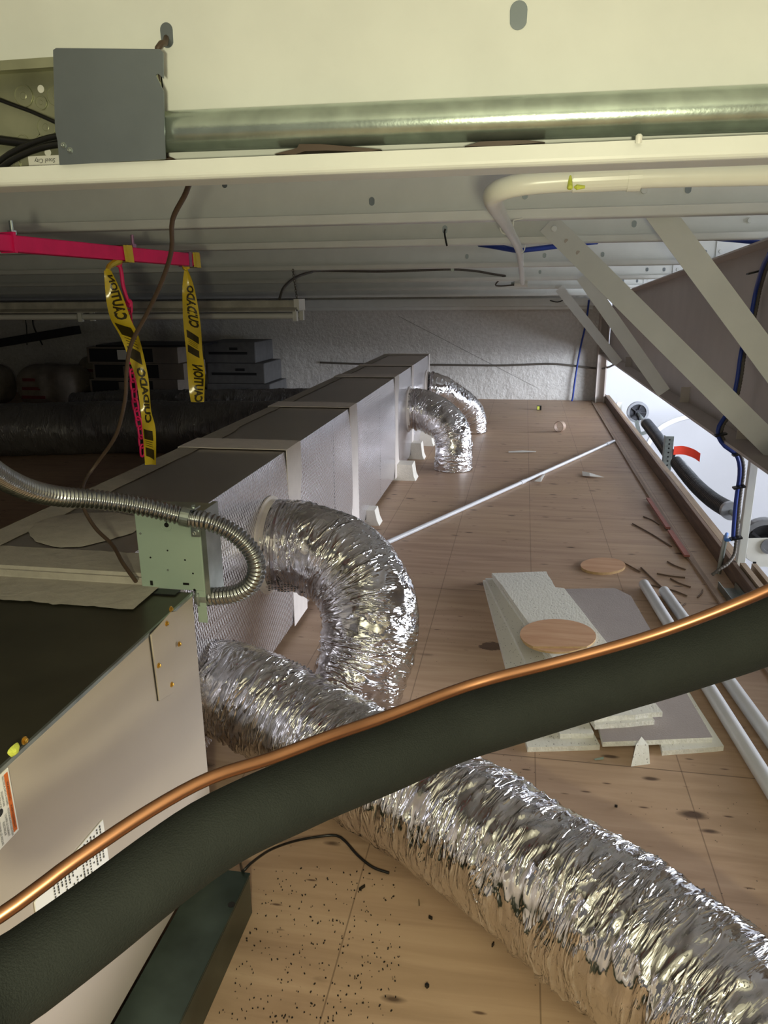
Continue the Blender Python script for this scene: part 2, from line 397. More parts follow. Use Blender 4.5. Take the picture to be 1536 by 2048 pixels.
def screw(parent, p, d, r, m='brass', name='screw'):
    b = MB(); p = Vector(p); d = Vector(d).normalized()
    b._lathe(p, d, [(0, r*1.25), (r*.25, r*1.25), (r*.3, r*.8)], 14, 0)
    b._lathe(p, d, [(r*.3, r*.85), (r*.95, r*.8), (r*1.05, r*.5), (r*.9, 0)], 6, 0)
    return mk(name, b, m, parent)

# ------------------------------------------------------------------ the setting
LX = 0.975        # inner face of the edge board
b = MB(); b.box((-8.5, -1.6, -.03), (1.0, 9.4, 0)); mk('floor', b, 'floor', kind='structure', origin=(0, 0, 0))
b = MB(); b.box((-8.5, 9.3, -.02), (.955, 9.5, 1.6)); mk('wall_far', b, 'wall', kind='structure', origin=(0, 9.3, 0))
b = MB(); b.box((-8.6, -1.6, -.03), (-8.5, 9.4, 2.0)); mk('wall_left', b, 'wall', kind='structure')
b = MB(); b.box((.955, 9.62, -3.0), (7.0, 9.8, 2.2)); mk('wall_hall', b, 'hall', kind='structure')
b = MB(); b.box((1.0, -3, -3.1), (7.0, 9.8, -3.0)); mk('floor_hall', b, 'hall', kind='structure')
def zr(y): return 1.19+.0474*(9.3-y)              # underside of the purlins
b = MB(); z0, z1 = zr(-1.6)+.2, zr(9.6)+.2
b.prism([(-8.5, -1.6, z0), (-8.5, 9.7, z1), (-8.5, 9.7, z1+.05), (-8.5, -1.6, z0+.05)], (15.5, 0, 0)); mk('ceiling', b, 'deck', kind='structure')

# ------------------------------------------------------------------ purlins
def purlin(y, zb, h, t, fl, label, x0, x1, holes=(), lip=.022, laps=(), zo=None):
    t0 = thing('purlin', ((x0+x1)/2, y, zb), label, 'beam', 'roof purlins')
    pr = []                                         # Z profile: lower flange towards us with a turned-up lip
    r = .008
    pts = [(y-fl, zb+lip+r)]
    for k in range(5):
        a = math.pi+k/4*math.pi/2; pts.append((y-fl+r+r*math.cos(a), zb+r+r*math.sin(a)))
    for k in range(5):
        a = -math.pi/2+k/4*math.pi/2; pts.append((y-r+r*math.cos(a), zb+r+r*math.sin(a)))
    pts += [(y, zb+h), (y+fl, zb+h)]
    th = .0035
    off = []
    for i, p in enumerate(pts):
        a = Vector(pts[max(i-1, 0)]); c = Vector(pts[min(i+1, len(pts)-1)]); d = (c-a).normalized(); off.append((p[0]-d.y*th, p[1]+d.x*th))
    poly = [(x0, a, c) for a, c in pts]+[(x0, a, c) for a, c in off[::-1]]
    b = MB(); n = len(pts); N = 2*n
    P = [Vector(q) for q in poly]; e = V(x1-x0, 0, 0)
    fs = [(i, (i+1) % N, N+(i+1) % N, N+i) for i in range(N)]
    b.add(P+[q+e for q in P], fs, 0, False)
    for sgn in (0, 1):
        b.add([q+e*sgn for q in P], [[i, i+1, N-2-i, N-1-i] for i in range(n-1)])
    o = mk('web', b, 'cream', t0)
    for (hx, hz, w, hh, kind) in holes:
        c = MB(); yy = y-.0045
        if kind == 'slot':      # a recessed slotted hole with a grey backing seen through
            pl = [(hx+w/2*math.cos(a), yy, hz+(hh-w)/2*(1 if math.sin(a) >= 0 else -1)+w/2*math.sin(a)) for a in [k*math.pi/10 for k in range(20)]]
            c.prism(pl, (0, .004, 0)); mk('hole', c, 'plate', t0)
        else:
            c._lathe((hx, yy+.003, hz), (0, -1, 0), [(0, w*.62), (.003, w*.62), (.003, w*.45), (.009, w*.4), (.009, 0)], 12, 0); mk('bolt_head', c, 'cream', t0)
    for lx in laps:
        c = MB(); c.box((lx, y-.008, zb+.004), (x1, y-.0036, zb+h)); c.box((lx, y-fl-.002, zb-.003), (x1, y, zb)); mk('lap_plate', c, 'deck', t0)
    return t0
ND = '%s white steel roof purlin counted from the camera'
h1 = OY(1037, 30, 1.10); h0 = OY(333, 70, 1.10)
p1 = purlin(1.105, 1.428, .33, .003, .07, 'nearest and tallest cream roof purlin carrying the galvanized conduit', -6, 1.6, [(h1.x, h1.z, .022, .033, 'slot'), (h0.x, h0.z, .018, .031, 'slot')], .0165)
def hz(px, py, y, w=.02, h=.028, k='slot'): q = OY(px, py, y); return (q.x, q.z, w, h, k)
PY = [2.69, 3.43, 4.69, 5.98, 7.25, 8.75]
purlin(PY[0]+.07, zr(2.69), .19, .003, .07, 'cream roof purlin, second from the camera, behind the white plastic conduit', -7, 5.8,
       [hz(744, 403, 2.76), hz(450, 368, 2.76), hz(1050, 390, 2.76), hz(1376, 378, 2.76), hz(1288, 381, 2.76, .026, .02, 'bolt')], .024)
purlin(PY[1]+.07, zr(3.43), .19, .003, .07, 'cream roof purlin, third from the camera, with a black cable tie hanging from it', -7, 5.8,
       [hz(890, 459, 3.5, .022, .034), hz(1268, 448, 3.5), hz(1499, 441, 3.5, .024, .02, 'bolt')], .02)
purlin(PY[2]+.07, zr(4.69), .19, .003, .07, 'roof purlin, fourth from the camera, with the blue cables under its right half', -7.5, 5.8,
       [hz(934, 513, 4.76), hz(1089, 511, 4.76), hz(1205, 509, 4.76), hz(1410, 505, 4.76), hz(1441, 503, 4.76, .026, .02, 'bolt'), hz(1488, 501, 4.76, .026, .02, 'bolt')], .02, [OY(1432, 500, 4.76).x])
purlin(PY[3]+.07, zr(5.98), .19, .003, .07, 'roof purlin, fifth from the camera, above the flexible cable to the junction box', -7.5, 5.8,
       [hz(1294, 539, 6.05), hz(1328, 539, 6.05), hz(1355, 539, 6.05, .026, .02, 'bolt'), hz(1080, 544, 6.05)], .02, [OY(1345, 540, 6.05).x])
purlin(PY[4]+.07, zr(7.25), .19, .003, .07, 'roof purlin, sixth from the camera, with the farthest visible brace', -7.5, 5.8,
       [hz(1246, 562, 7.32), hz(1274, 562, 7.32), hz(1296, 561, 7.32, .026, .02, 'bolt')], .02, [OY(1287, 562, 7.32).x])
purlin(PY[5]+.07, zr(8.75), .19, .003, .07, 'farthest roof purlin just in front of the rough white wall', -7.5, 5.8, [], .02)
b = MB(); b.box((-7.5, 9.14, 1.10), (.9, 9.29, 1.19)); b.box((-7.5, 9.2, 1.06), (.78, 9.29, 1.10))
mk('eave_strut', b, 'cream', label='long pale steel strut along the top of the rough far wall', cat='beam', bevel=.008)

# ------------------------------------------------------------------ tapered rafter girder and its braces
def zt(y): return 1.446-.0474*(y-3.58)
def zbm(y): return .655-.0137*(y-2.81)
WX = 0.99
gt = thing('roof_girder', (WX, 4.5, zbm(9.2)), 'deep tapered grey steel girder running along the right side under the purlins', 'girder')
y0, y1 = -1.5, 9.2
b = MB(); b.prism([(WX-.004, y0, zbm(y0)), (WX-.004, y1, zbm(y1)), (WX-.004, y1, zt(y1)), (WX-.004, y0, zt(y0))], (.008, 0, 0)); mk('web', b, 'girder', gt)
b = MB(); b.prism([(WX-.09, y0, zt(y0)-.008), (WX-.09, y1, zt(y1)-.008), (WX-.09, y1, zt(y1)), (WX-.09, y0, zt(y0))], (.18, 0, 0)); mk('top_flange', b, 'girder', gt)
b = MB(); b.prism([(WX-.115, y0, zbm(y0)-.012), (WX-.115, y1, zbm(y1)-.012), (WX-.115, y1, zbm(y1)), (WX-.115, y0, zbm(y0))], (.23, 0, 0)); mk('bottom_flange', b, 'girder', gt)
for ys in (3.46, 4.72, 7.28, 2.3):
    b = MB(); b.box((WX-.10, ys-.004, zbm(ys)), (WX-.004, ys+.004, zt(ys)-.008)) if ys == 2.3 else b.box((WX-.055, ys-.004, zbm(ys)), (WX-.004, ys+.004, zbm(ys)+.09))
    mk('stiffener', b, 'girder', gt)
b = MB(); b.box((.86, 9.1, .0), (.875, 9.28, 1.10)); b.box((.955, 9.1, .0), (.97, 9.28, 1.10)); b.box((.875, 9.18, 0), (.955, 9.19, 1.1))
mk('end_column', b, 'girder', label='grey steel end column in the corner where the girder meets the far wall', cat='column')
def brace(p0, p1, w, label, bolts=()):
    p0, p1 = Vector(p0), Vector(p1); d = (p1-p0).normalized(); u = V(0, -1, 0).cross(d).normalized()
    t = thing('flange_brace', p1, label, 'brace', 'angle braces between purlins and girder')
    b = MB(); b.obox((p0+p1)/2, (d, u, V(0, 1, 0)), ((p1-p0).length/2, w/2, .0025)); b.obox((p0+p1)/2+u*(w/2-.0025)+V(0, w/2, 0), (d, u, V(0, 1, 0)), ((p1-p0).length/2, .0025, w/2))
    mk('angle_bar', b, 'cream', t)
    for k, (dist, kind) in enumerate(bolts):
        c = MB(); q = p0+d*dist-V(0, .0025, 0)
        c._lathe(q, (0, -1, 0), [(0, .013), (.007, .0125), (.009, .009), (.009, 0)] if kind == 'b' else [(0, .009), (.0006, .009), (.0008, 0)], 12, 0)
        mk('bolt_head' if kind == 'b' else 'hole', c, 'cream' if kind == 'b' else 'girder', t)
A0, A1 = OY(1096, 446, 3.40), OY(1572, 920, 3.08)
brace(A0, A1, .088, 'near cream diagonal brace with a bolt at its visible upper end', [(.035, 'b'), (.11, 'h'), (.18, 'h')])
brace(OY(1306, 408, 2.80), OY(1600, 805, 2.66), .085, 'wide cream diagonal brace leaving the photo at the right edge')
brace(OY(1165, 552, 4.62), OY(1328, 785, 4.62), .075, 'cream diagonal brace half hidden behind the near bolted brace')
brace(OY(1118, 576, 7.20), OY(1237, 726, 7.20), .08, 'farthest and smallest grey diagonal brace beside the far wall')

# ------------------------------------------------------------------ electrical pull box on the nearest purlin, big conduit
yb = 1.04
bl, br_, bz0, bz1 = -.86, -.505, 1.433, OY(40, 103, 1.042).z-.005
bx = thing('pull_box', (-.6, yb, bz0), 'open galvanized electrical pull box with knockouts, half covered by a grey plate', 'electrical box')
b = MB(); b.box((bl, 1.095, bz0), (br_-.004, 1.099, bz1-.004)); mk('back_panel', b, 'boxin', bx)
b = MB(); b.box((bl, 1.042, bz1-.006), (br_-.004, 1.099, bz1-.004)); b.box((bl, 1.042, bz1-.016), (br_-.1, 1.0435, bz1-.006)); b.box((bl, 1.042, bz0), (br_-.004, 1.099, bz0+.002)); b.box((br_-.006, 1.042, bz0), (br_-.004, 1.099, bz1-.004))
mk('side_wall', b, 'boxin', bx)
cp = [OY(106, 100, 1.028), OY(112, 96, 1.028), OY(320, 98, 1.028), OY(326, 105, 1.028), OY(327, 157, 1.028), OY(316, 147, 1.028), OY(311, 150, 1.028), OY(327, 182, 1.028), OY(331, 318, 1.028), OY(119, 330, 1.028), OY(115, 282, 1.028), OY(110, 260, 1.028)]
b = MB(); b.prism([p for p in cp], (0, .002, 0)); cv = mk('cover_plate', b, 'plate', bx)
for px, py, r in ((47, 192, .0148), (82, 205, .0095), (112, 192, .0148), (92, 255, .0148), (83, 282, .0095), (45, 282, .0095), (28, 327, .0095)):
    q = OY(px, py, 1.094); c = MB(); c._lathe(q, (0, -1, 0), [(0, r), (.0015, r), (.0015, r-.0015), (.0006, r-.002), (.0006, r*.35), (.0012, r*.3), (.0012, 0)], 20, 0); mk('knockout', c, 'boxin', bx)
for px, py in ((82, 178), (96, 305), (3, 133)):
    q = OY(px, py, 1.0935); c = MB(); c._lathe(q, (0, -1, 0), [(0, .0052), (.0006, .0052), (.0006, 0)], 16, 0); mk('open_hole', c, 'white', bx)
for px, py in ((127, 291), (140, 301)):
    screw(cv, OY(px, py, 1.028), (0, -1, 0), .0034, 'galv')
q0, q1 = OY(56, 316, 1.09), OY(118, 310, 1.09); lb = MB(); lb.box((q0.x, 1.09, q1.z-.022), (q1.x, 1.091, q1.z)); st = mk('maker_label', lb, 'sticker', bx)
b = MB()
put_text(b, 'Steel City', .0085, (q1.x-.006, 1.0892, q1.z-.004), (-1, 0, 0), (0, 0, -1), 0, shear=.2)
put_text(b, 'SCR 64 1', .0075, (q1.x-.008, 1.0892, q1.z-.013), (-1, 0, 0), (0, 0, -1), 0)
mk('print', b, 'ink', st)
def cable(name, pts, r, m, label, cat='cable', group=None, seg=8, step=.02):
    return mk(name, MB().tube(spline(pts, step), r, seg), m, label=label, cat=cat, group=group)
cable('black_cable', [OY(-60, 172, 1.075), OY(0, 200, 1.075), OY(60, 222, 1.075), OY(112, 245, 1.062), OY(150, 262, 1.06)], .0028, 'black', 'thin black cable crossing the upper part of the open pull box')
cable('black_cable', [OY(-80, 285, 1.075), OY(0, 280, 1.075), OY(60, 288, 1.075), OY(112, 281, 1.075), OY(170, 278, 1.075)], .0062, 'black', 'thick black cable lying straight across the open pull box, farthest back')
cable('black_cable', [OY(-60, 380, 1.062), OY(0, 322, 1.062), OY(40, 297, 1.062), OY(80, 281, 1.062), OY(120, 272, 1.062), OY(180, 270, 1.062)], .0046, 'black', 'glossy black cable curving through the pull box, upper of the curved pair')
cable('black_cable', [OY(-60, 400, 1.055), OY(0, 338, 1.055), OY(40, 312, 1.055), OY(80, 296, 1.055), OY(125, 288, 1.055), OY(180, 286, 1.055)], .0046, 'black', 'glossy black cable curving through the pull box, lower of the curved pair')
ca, cb = OY(300, 265.5, 1.066), OY(2450, 180, 1.066)
ct = thing('galvanized_conduit', ca, 'thick greenish galvanized conduit running right from the pull box along the nearest purlin', 'conduit')
b = MB(); b.tube([ca+(cb-ca)*(k/60) for k in range(61)], .0256, 40, 0); mk('pipe', b, 'green_galv', ct)
b = MB(); b._lathe(ca+V(.004, 0, 0), cb-ca, [(0, .0262), (.012, .0262), (.014, .0254)], 32, 0); mk('connector', b, 'green_galv', ct)
def shim(pts, y, label):
    b = MB(); b.prism([OY(px, py, y) for px, py in pts], (0, .03, 0)); mk('shim', b, 'brown', label=label, cat='shim', group='wooden shims under the conduit')
shim([(548, 308), (594, 296), (598, 288), (640, 288), (690, 292), (762, 299), (740, 303), (655, 301), (610, 302), (590, 309)], 1.046, 'thin dark wedge under the conduit above the brown hanging cable, left one')
shim([(930, 293), (960, 283), (1050, 280), (1090, 284), (1010, 291)], 1.046, 'thin dark wedge under the conduit towards the middle of the photo, right one')
b = MB(); q = OY(1278, 275, 1.03); b._lathe(q, (0, -.3, 1), [(-.006, .004), (.002, .004), (.004, .002), (.004, 0)], 10, 0); mk('screw', b, 'white', label='tiny pale screw tip standing on the lip of the nearest purlin', cat='screw')
cable('brown_cable', [OY(336, 62, 1.12), OY(330, 86, 1.09), OY(316, 96, 1.075), OY(316, 180, 1.095), OY(325, 300, 1.09), OY(345, 322, 1.09), OY(380, 345, 1.12),
      OY(372, 385, 1.2), OY(345, 440, 1.25), OY(343, 500, 1.3), OY(325, 560, 1.35), OY(295, 625, 1.4), OY(262, 690, 1.43), OY(253, 745, 1.45), OY(250, 800, 1.47),
      OY(232, 870, 1.5), OY(195, 925, 1.53), OY(168, 965, 1.5), OY(166, 1010, 1.45), OY(190, 1055, 1.42), OY(225, 1090, 1.38), OY(245, 1125, 1.32), OY(272, 1163, 1.28)], .0042, 'brown',
      'brown cable hanging from a hole in the nearest purlin to the air handler', step=.015)

# ------------------------------------------------------------------ white plastic conduit with bend
wc = thing('white_conduit', (0, 2, 1.4), 'white painted plastic conduit that bends away under the purlins to a small box', 'conduit')
b = MB(); pA = [OY(2350, 316, 1.27), OY(1640, 344, 1.27), OY(1400, 350, 1.27), OY(1270, 354, 1.27), OY(1120, 362, 1.27), OY(1050, 368, 1.27), OY(1012, 376, 1.28), OY(990, 386, 1.31), OY(986, 398, 1.38), OY(996, 422, 1.75), OY(1018, 460, 2.62), OY(1038, 500, 3.5), OY(1042, 530, 4.7), OY(1045, 566, 6.1)]
b.tube(spline(pA, .03), .0165, 20); mk('pipe', b, 'pvc', wc)
c0, c1 = OY(1145, 360, 1.27), OY(1262, 354.5, 1.27); b = MB(); b._lathe(c0, c1-c0, [(0, .0166), (0, .0186), ((c1-c0).length, .0186), ((c1-c0).length, .0166)], 24, 0); mk('coupling', b, 'pvc', wc)
q = OY(1268, 354, 1.27); b = MB(); b._lathe(q-V(.0095, 0, 0), (1, 0, 0), [(0, .0165), (0, .0205), (.019, .0205), (.019, .0165)], 24, 0); b.box((q.x-.006, 1.26, q.z+.018), (q.x+.006, 1.28, q.z+.03)); b.box((q.x-.016, 1.258, q.z+.026), (q.x+.016, 1.3, q.z+.031)); mk('strap', b, 'pvc', wc)
q = OY(1140, 372, 1.25); b = MB(); b._lathe(q, (0, -.4, -1), [(-.016, .002), (0, .004), (.003, .0045), (.005, .003), (.005, 0)], 10, 0); b._lathe(q+V(.006, 0, -.002), (1, 0, 0), [(0, .001), (.004, .004), (.016, .002)], 10, 0); mk('glue_drip', b, 'lime', wc, label='yellow glue drip')
for px, py, y in ((1013, 455, 2.62), (1040, 497, 3.5)):
    q = OY(px, py, y); b = MB(); pts = [q+V(.02*math.cos(a), 0, .02*math.sin(a)) for a in [math.pi+k*math.pi/8 for k in range(9)]]
    b.tube(pts+[q+V(.022, 0, .022), q+V(.05, 0, .026)], .0028, 6); mk('pipe_clip', b, 'white', wc)
q = OY(1042, 567, 6.15); jb = thing('junction_box', q, 'small white round junction box at the end of the white conduit', 'electrical box')
b = MB(); b._lathe(q-V(.05, 0, 0), (1, 0, 0), [(0, 0), (0, .026), (.10, .026), (.10, 0)], 16, 0); mk('body', b, 'white', jb)
b = MB(); b._lathe(q-V(.075, 0, 0), (1, 0, 0), [(0, .012), (.018, .012), (.018, .018), (.028, .018)], 12, 0); mk('connector', b, 'galv', jb)

def corr(pts, r, amp, pitch, m, name, parent=None, seg=20, label=None, cat=None, per=8, group=None):
    P = spline(pts, pitch/per); L = 0; rs = []
    for i, p in enumerate(P):
        if i: L += (p-P[i-1]).length
        rs.append(r+amp*math.sin(2*math.pi*L/pitch))
    b = MB().tube(P, rs, seg); return mk(name, b, m, parent, label, cat, group)
ac = thing('armored_cable', OY(700, 541, 5.9), 'thin armored cable looping under the purlins from the light fixture to the junction box', 'cable')
corr([OY(559, 598, 4.72), OY(568, 575, 4.9), OY(590, 556, 5.2), OY(620, 545, 5.6), OY(645, 541.5, 5.85), OY(760, 543, 5.9), OY(860, 540, 5.95), OY(905, 539, 5.98), OY(950, 542, 6.0), OY(985, 548, 6.0), OY(1011, 552, 6.0)], .0085, .0012, .012, 'wire', 'armored_run', ac, 8, per=4)
b = MB(); b.tube(spline([OY(1011, 552, 6.0), OY(1002, 557, 6.05), OY(991, 569, 6.08), OY(998, 572, 6.1), OY(1028, 570, 6.12)], .02), .006, 8); mk('loop', b, 'wire', ac)
for px, py in ((648, 541), (905, 539.5)):
    q = OY(px, py, 5.93); b = MB(); b.box((q.x-.012, q.y-.012, q.z-.012), (q.x+.012, q.y+.014, q.z+.03)); mk('clip', b, 'galv', ac)
cable('black_cable_tie', [OY(891, 458, 3.41), OY(889, 464, 3.41), OY(891, 478, 3.405), OY(894, 492, 3.40)], .004, 'black', 'black cable tie hanging from a slot of the third purlin', 'cable tie', seg=6)
cable('blue_cable', [OY(958, 489, 4.7), OY(985, 493, 4.62), OY(1030, 501, 4.58), OY(1042, 501, 4.58), OY(1090, 496, 4.62), OY(1150, 488, 4.66), OY(1195, 484, 4.7)], .013, 'blue', 'blue data cable draped under a purlin around the white conduit, lower of the two', group='blue cables under the purlins')
cable('blue_cable', [OY(985, 489, 4.7), OY(1010, 494, 4.6), OY(1035, 499.5, 4.57), OY(1060, 497, 4.6), OY(1110, 491, 4.64), OY(1160, 486, 4.68)], .009, 'blue', 'blue data cable draped under a purlin around the white conduit, upper of the two', group='blue cables under the purlins')
cable('blue_cable', [OY(1395, 474, 4.4), OY(1430, 477, 4.2), OY(1500, 483, 4.0), OY(1560, 490, 3.9)], .011, 'blue', 'blue cable crossing above the girder at the right edge of the photo')

# ------------------------------------------------------------------ pink strut with chain and caution tape
pa, pb = OY(-40, 482, 1.55), OY(392, 521, 2.3)
ps = thing('pink_strut', pa, 'square steel bar sprayed fluorescent pink hanging under the purlins on the left', 'steel bar')
dv = (pb-pa).normalized(); su = (V(0, 0, 1)-dv*dv.z).normalized()
pw = .036
b = MB(); b.obox((pa+pb)/2, (dv, su, dv.cross(su)), ((pb-pa).length/2, pw/2, pw/2)); mk('bar', b, 'pink', ps, bevel=.003)
b = MB(); q = pa+(pb-pa)*.10; b.obox(q+V(0, -.004, .002), (dv, su, dv.cross(su)), (.004, pw*.62, pw*.62)); mk('end_plate', b, 'pink', ps)
q = pa+(pb-pa)*.115+su*.02; b = MB(); b.cyl(q, q+su*.03, .005, 10); b._lathe(q, su, [(0, .011), (.009, .011), (.009, 0)], 6, 0); mk('bolt', b, 'galv', ps)
tq = .635; q = pa+(pb-pa)*tq+su*pw/2
b = MB(); b.cyl(q, q+su*.034, .0045, 10); b._lathe(q, su, [(0, .010), (.010, .010), (.010, 0)], 6, 0); mk('hanger_bolt', b, 'purple', ps)
b = MB(); k0 = pa+(pb-pa)*.93; b.obox(k0, (dv, su, dv.cross(su)), (.006, pw/2+.003, pw/2+.003)); mk('strap', b, 'purple', ps)
ymid = q.y-.005
hk = [OY(237, 522, ymid), OY(243, 545, ymid), OY(246, 570, ymid), OY(255, 600, ymid), OY(262, 606, ymid), OY(259, 613, ymid), OY(252, 606, ymid)]
b = MB(); b.tube(spline(hk, .008), .0055, 10); b._lathe(hk[0]+V(0, 0, .004), (0, 0, -1), [(0, .013), (.02, .007)], 10, 0); mk('eye_hook', b, 'pink', ps)
chp = spline([OY(258, 612, ymid), OY(259, 660, ymid), OY(261, 720, ymid), OY(266, 760, ymid+.01), OY(271, 810, ymid+.01), OY(279, 850, ymid+.02), OY(284, 890, ymid+.02), OY(286, 932, ymid+.03)], .002)
ch = thing('pink_chain', chp[-1], 'steel chain sprayed pink hanging behind the left caution tape', 'chain')
d = 0; acc = []; nxt = 0.0; i = 0
for i in range(1, len(chp)):
    d += (chp[i]-chp[i-1]).length
    if d >= nxt: acc.append(i); nxt += .028
for k, i in enumerate(acc[:-1]):
    p = chp[i]; j = min(i+8, len(chp)-1); t = (chp[j]-chp[max(i-8, 0)]).normalized()
    side = V(1, 0, 0) if k % 2 == 0 else V(0.25, 1, 0); side = (side-t*side.dot(t)).normalized()
    pts = []
    for m in range(17):
        a = 2*math.pi*m/16; pts.append(p+side*.0085*math.cos(a)+t*(.0085*(1 if math.sin(a) > 0 else -1)*(abs(math.sin(a)) > .01)+.0105*math.sin(a)))
    b = MB(); b.tube(pts, .0031, 6, cap=False); mk('link', b, 'pink', ch)

def ctape(edge_l, edge_r, ys, prints, name_label, knot_at):
    """edge_l/edge_r: photo outlines of the two edges top to bottom, ys: depth along it"""
    n = len(edge_l)
    t = thing('caution_tape', OY(edge_l[-1][0], edge_l[-1][1], ys[-1]), name_label, 'tape', 'caution tapes hanging from the pink bar')
    Lp = [OY(p[0], p[1], y) for p, y in zip(edge_l, ys)]; Rp = [OY(p[0], p[1], y+.012*math.sin(i*1.3)) for i, (p, y) in enumerate(zip(edge_r, ys))]
    Ls, Rs = [], []
    for Pp, Q in ((Lp, Ls), (Rp, Rs)):
        QQ = [Pp[0]*2-Pp[1]]+Pp+[Pp[-1]*2-Pp[-2]]
        for i in range(1, len(QQ)-2):
            p0, p1, p2, p3 = QQ[i-1:i+3]
            for j in range(10):
                u = j/10; Q.append(.5*((2*p1)+(-p0+p2)*u+(2*p0-5*p1+4*p2-p3)*u*u+(-p0+3*p1-3*p2+p3)*u**3))
        Q.append(Pp[-1])
    N = len(Ls); arc = [0]
    for i in range(1, N): arc.append(arc[-1]+((Ls[i]+Rs[i])/2-(Ls[i-1]+Rs[i-1])/2).length)
    T = arc[-1]
    def surf(s, w, off=0):          # s measured upwards from the lower end, w across 0..1
        a = T-s; i = 0
        a = min(max(a, 0), T-1e-6)
        while arc[i+1] < a: i += 1
        u = (a-arc[i])/(arc[i+1]-arc[i]); l = Ls[i].lerp(Ls[i+1], u); r = Rs[i].lerp(Rs[i+1], u)
        bulge = .006*math.sin(w*math.pi)*math.sin(a*40)
        return l.lerp(r, w)+V(0, bulge-off, 0)
    M = 6; b = MB(); rows = 60
    vs = [surf(T*(1-i/rows), j/M) for i in range(rows+1) for j in range(M+1)]
    vs += [v+V(0, .0006, 0) for v in vs]; o = (rows+1)*(M+1)
    fs = [(i*(M+1)+j, (i+1)*(M+1)+j, (i+1)*(M+1)+j+1, i*(M+1)+j+1) for i in range(rows) for j in range(M)]
    fs += [tuple(o+k for k in f[::-1]) for f in fs]
    b.add(vs, fs, 0, True); bd = mk('ribbon', b, 'yellow', t)
    b = MB()
    for kind, s0, s1 in prints:
        if kind == 'slash':
            m = (s1-s0)
            for a0, a1 in ((0, .34), (.66, 1.0)):
                pl = [(s0+m*a0-.012, .12), (s0+m*a0+.012, .78), (s0+m*a1+.012, .78), (s0+m*a1-.012, .12)]
                sub = 6; g = []
                for i in range(sub+1):
                    for j in range(sub+1):
                        w = .14+.68*j/sub; s = s0+m*(a0+(a1-a0)*i/sub)-.022*(w-.48); g.append(surf(s, w, .0012))
                b.add(g, [(i*(sub+1)+j, i*(sub+1)+j+1, (i+1)*(sub+1)+j+1, (i+1)*(sub+1)+j) for i in range(sub) for j in range(sub)])
            for q in (.42, .5, .58):
                g = []
                for i in (0, 1):
                    for j in range(5):
                        w = .2+.55*j/4; g.append(surf(s0+m*(q+.02*i)-.022*(w-.48), w, .0012))
                b.add(g, [(j, j+1, 6+j, 5+j) for j in range(4)])
        else:
            tv, tf = text2d(kind, 1.0, bold=.045); wx = max(v.x for v in tv); mx = min(v.x for v in tv); hy = max(v.y for v in tv)
            b.add([surf(s0+(v.x-mx)/(wx-mx)*(s1-s0), .36+.56*v.y/hy, .0012) for v in tv], tf)
    mk('print', b, 'tapeink', bd)
    k0 = pa+(pb-pa)*knot_at
    b = MB()
    for q in range(2):
        o = dv*(.012*q-.006); h = pw/2+.003+.001*q
        ring = [k0+o+su*h+dv.cross(su)*h, k0+o+su*h-dv.cross(su)*h, k0+o-su*h-dv.cross(su)*h+dv*.004, k0+o-su*h+dv.cross(su)*h+dv*.004]
        for i in range(4):
            a, c = ring[i], ring[(i+1) % 4]; b.add([a-dv*.011, a+dv*.011, c+dv*.011, c-dv*.011], [(0, 1, 2, 3)])
    top = surf(T, .5); kk = k0-su*(pw/2)
    b.tube(spline([kk+V(0, -pw/2, 0), (kk+top)/2+V(-.004, -pw/2, 0), top], .006), [.010-.0003*i for i in range(len(spline([kk+V(0, -pw/2, 0), (kk+top)/2+V(-.004, -pw/2, 0), top], .006)))], 7, smooth=False)
    mk('knot', b, 'yellow', t)
ctape([(208, 541), (210, 575), (214, 610), (222, 640), (240, 672), (255, 710), (272, 760), (281, 820), (286, 870), (290, 930)],
      [(222, 541), (236, 570), (250, 605), (262, 640), (277, 672), (288, 715), (297, 760), (302, 820), (311, 860), (312, 930)],
      [1.88, 1.88, 1.885, 1.89, 1.9, 1.9, 1.9, 1.9, 1.9, 1.9],
      [('CAUTION', .40, .515), ('slash', .285, .385), ('CUIDADO', .118, .27), ('slash', .02, .10)], 'long twisted yellow caution tape in front of the pink chain', .575)
ctape([(369, 536), (365, 570), (365, 610), (367, 650), (372, 700), (375, 740), (378, 780), (382, 804)],
      [(374, 536), (387, 570), (397, 620), (402, 660), (405, 705), (410, 745), (409, 780), (408, 804)],
      [2.26]*8, [('CAUTION', .0, .12), ('slash', .15, .215), ('CUIDADO', .235, .36)], 'shorter yellow caution tape hanging straight from the end of the pink bar', .965)

# ------------------------------------------------------------------ fluorescent strip light
fy = 4.6
e0, e1 = OY(-160, 612, fy), OY(600, 604, fy)
lf = thing('strip_light', (e0+e1)/2, 'long dusty unlit fluorescent strip light hanging in the dark left bay', 'light fixture')
zt0, zb0 = OY(590, 600, fy).z, OY(590, 616, fy).z
b = MB(); b.box((e0.x, fy-.06, zb0), (e1.x, fy+.06, zt0)); mk('housing', b, 'dirtywhite', lf, bevel=.006)
b = MB(); b.prism([(e0.x, fy-.11, zb0-.012), (e0.x, fy-.062, zb0+.006), (e0.x, fy+.062, zb0+.006), (e0.x, fy+.11, zb0-.012), (e0.x, fy+.11, zb0-.018), (e0.x, fy-.11, zb0-.018)], (e1.x-e0.x, 0, 0)); mk('reflector', b, 'dirtywhite', lf)
xs = OY(172, 620, fy).x
for yy in (fy-.07, fy+.07):
    for xa, xb in ((e0.x, xs-.02), (xs+.02, e1.x-.02)):
        b = MB(); b.cyl((xa, yy, zb0-.045), (xb, yy, zb0-.045), .0185, 14); mk('lamp_tube', b, 'tube', lf)
    for xx in (xs, e1.x-.012):
        b = MB(); b.box((xx-.012, yy-.015, zb0-.075), (xx+.012, yy+.015, zb0-.005)); mk('lamp_holder', b, 'white', lf)
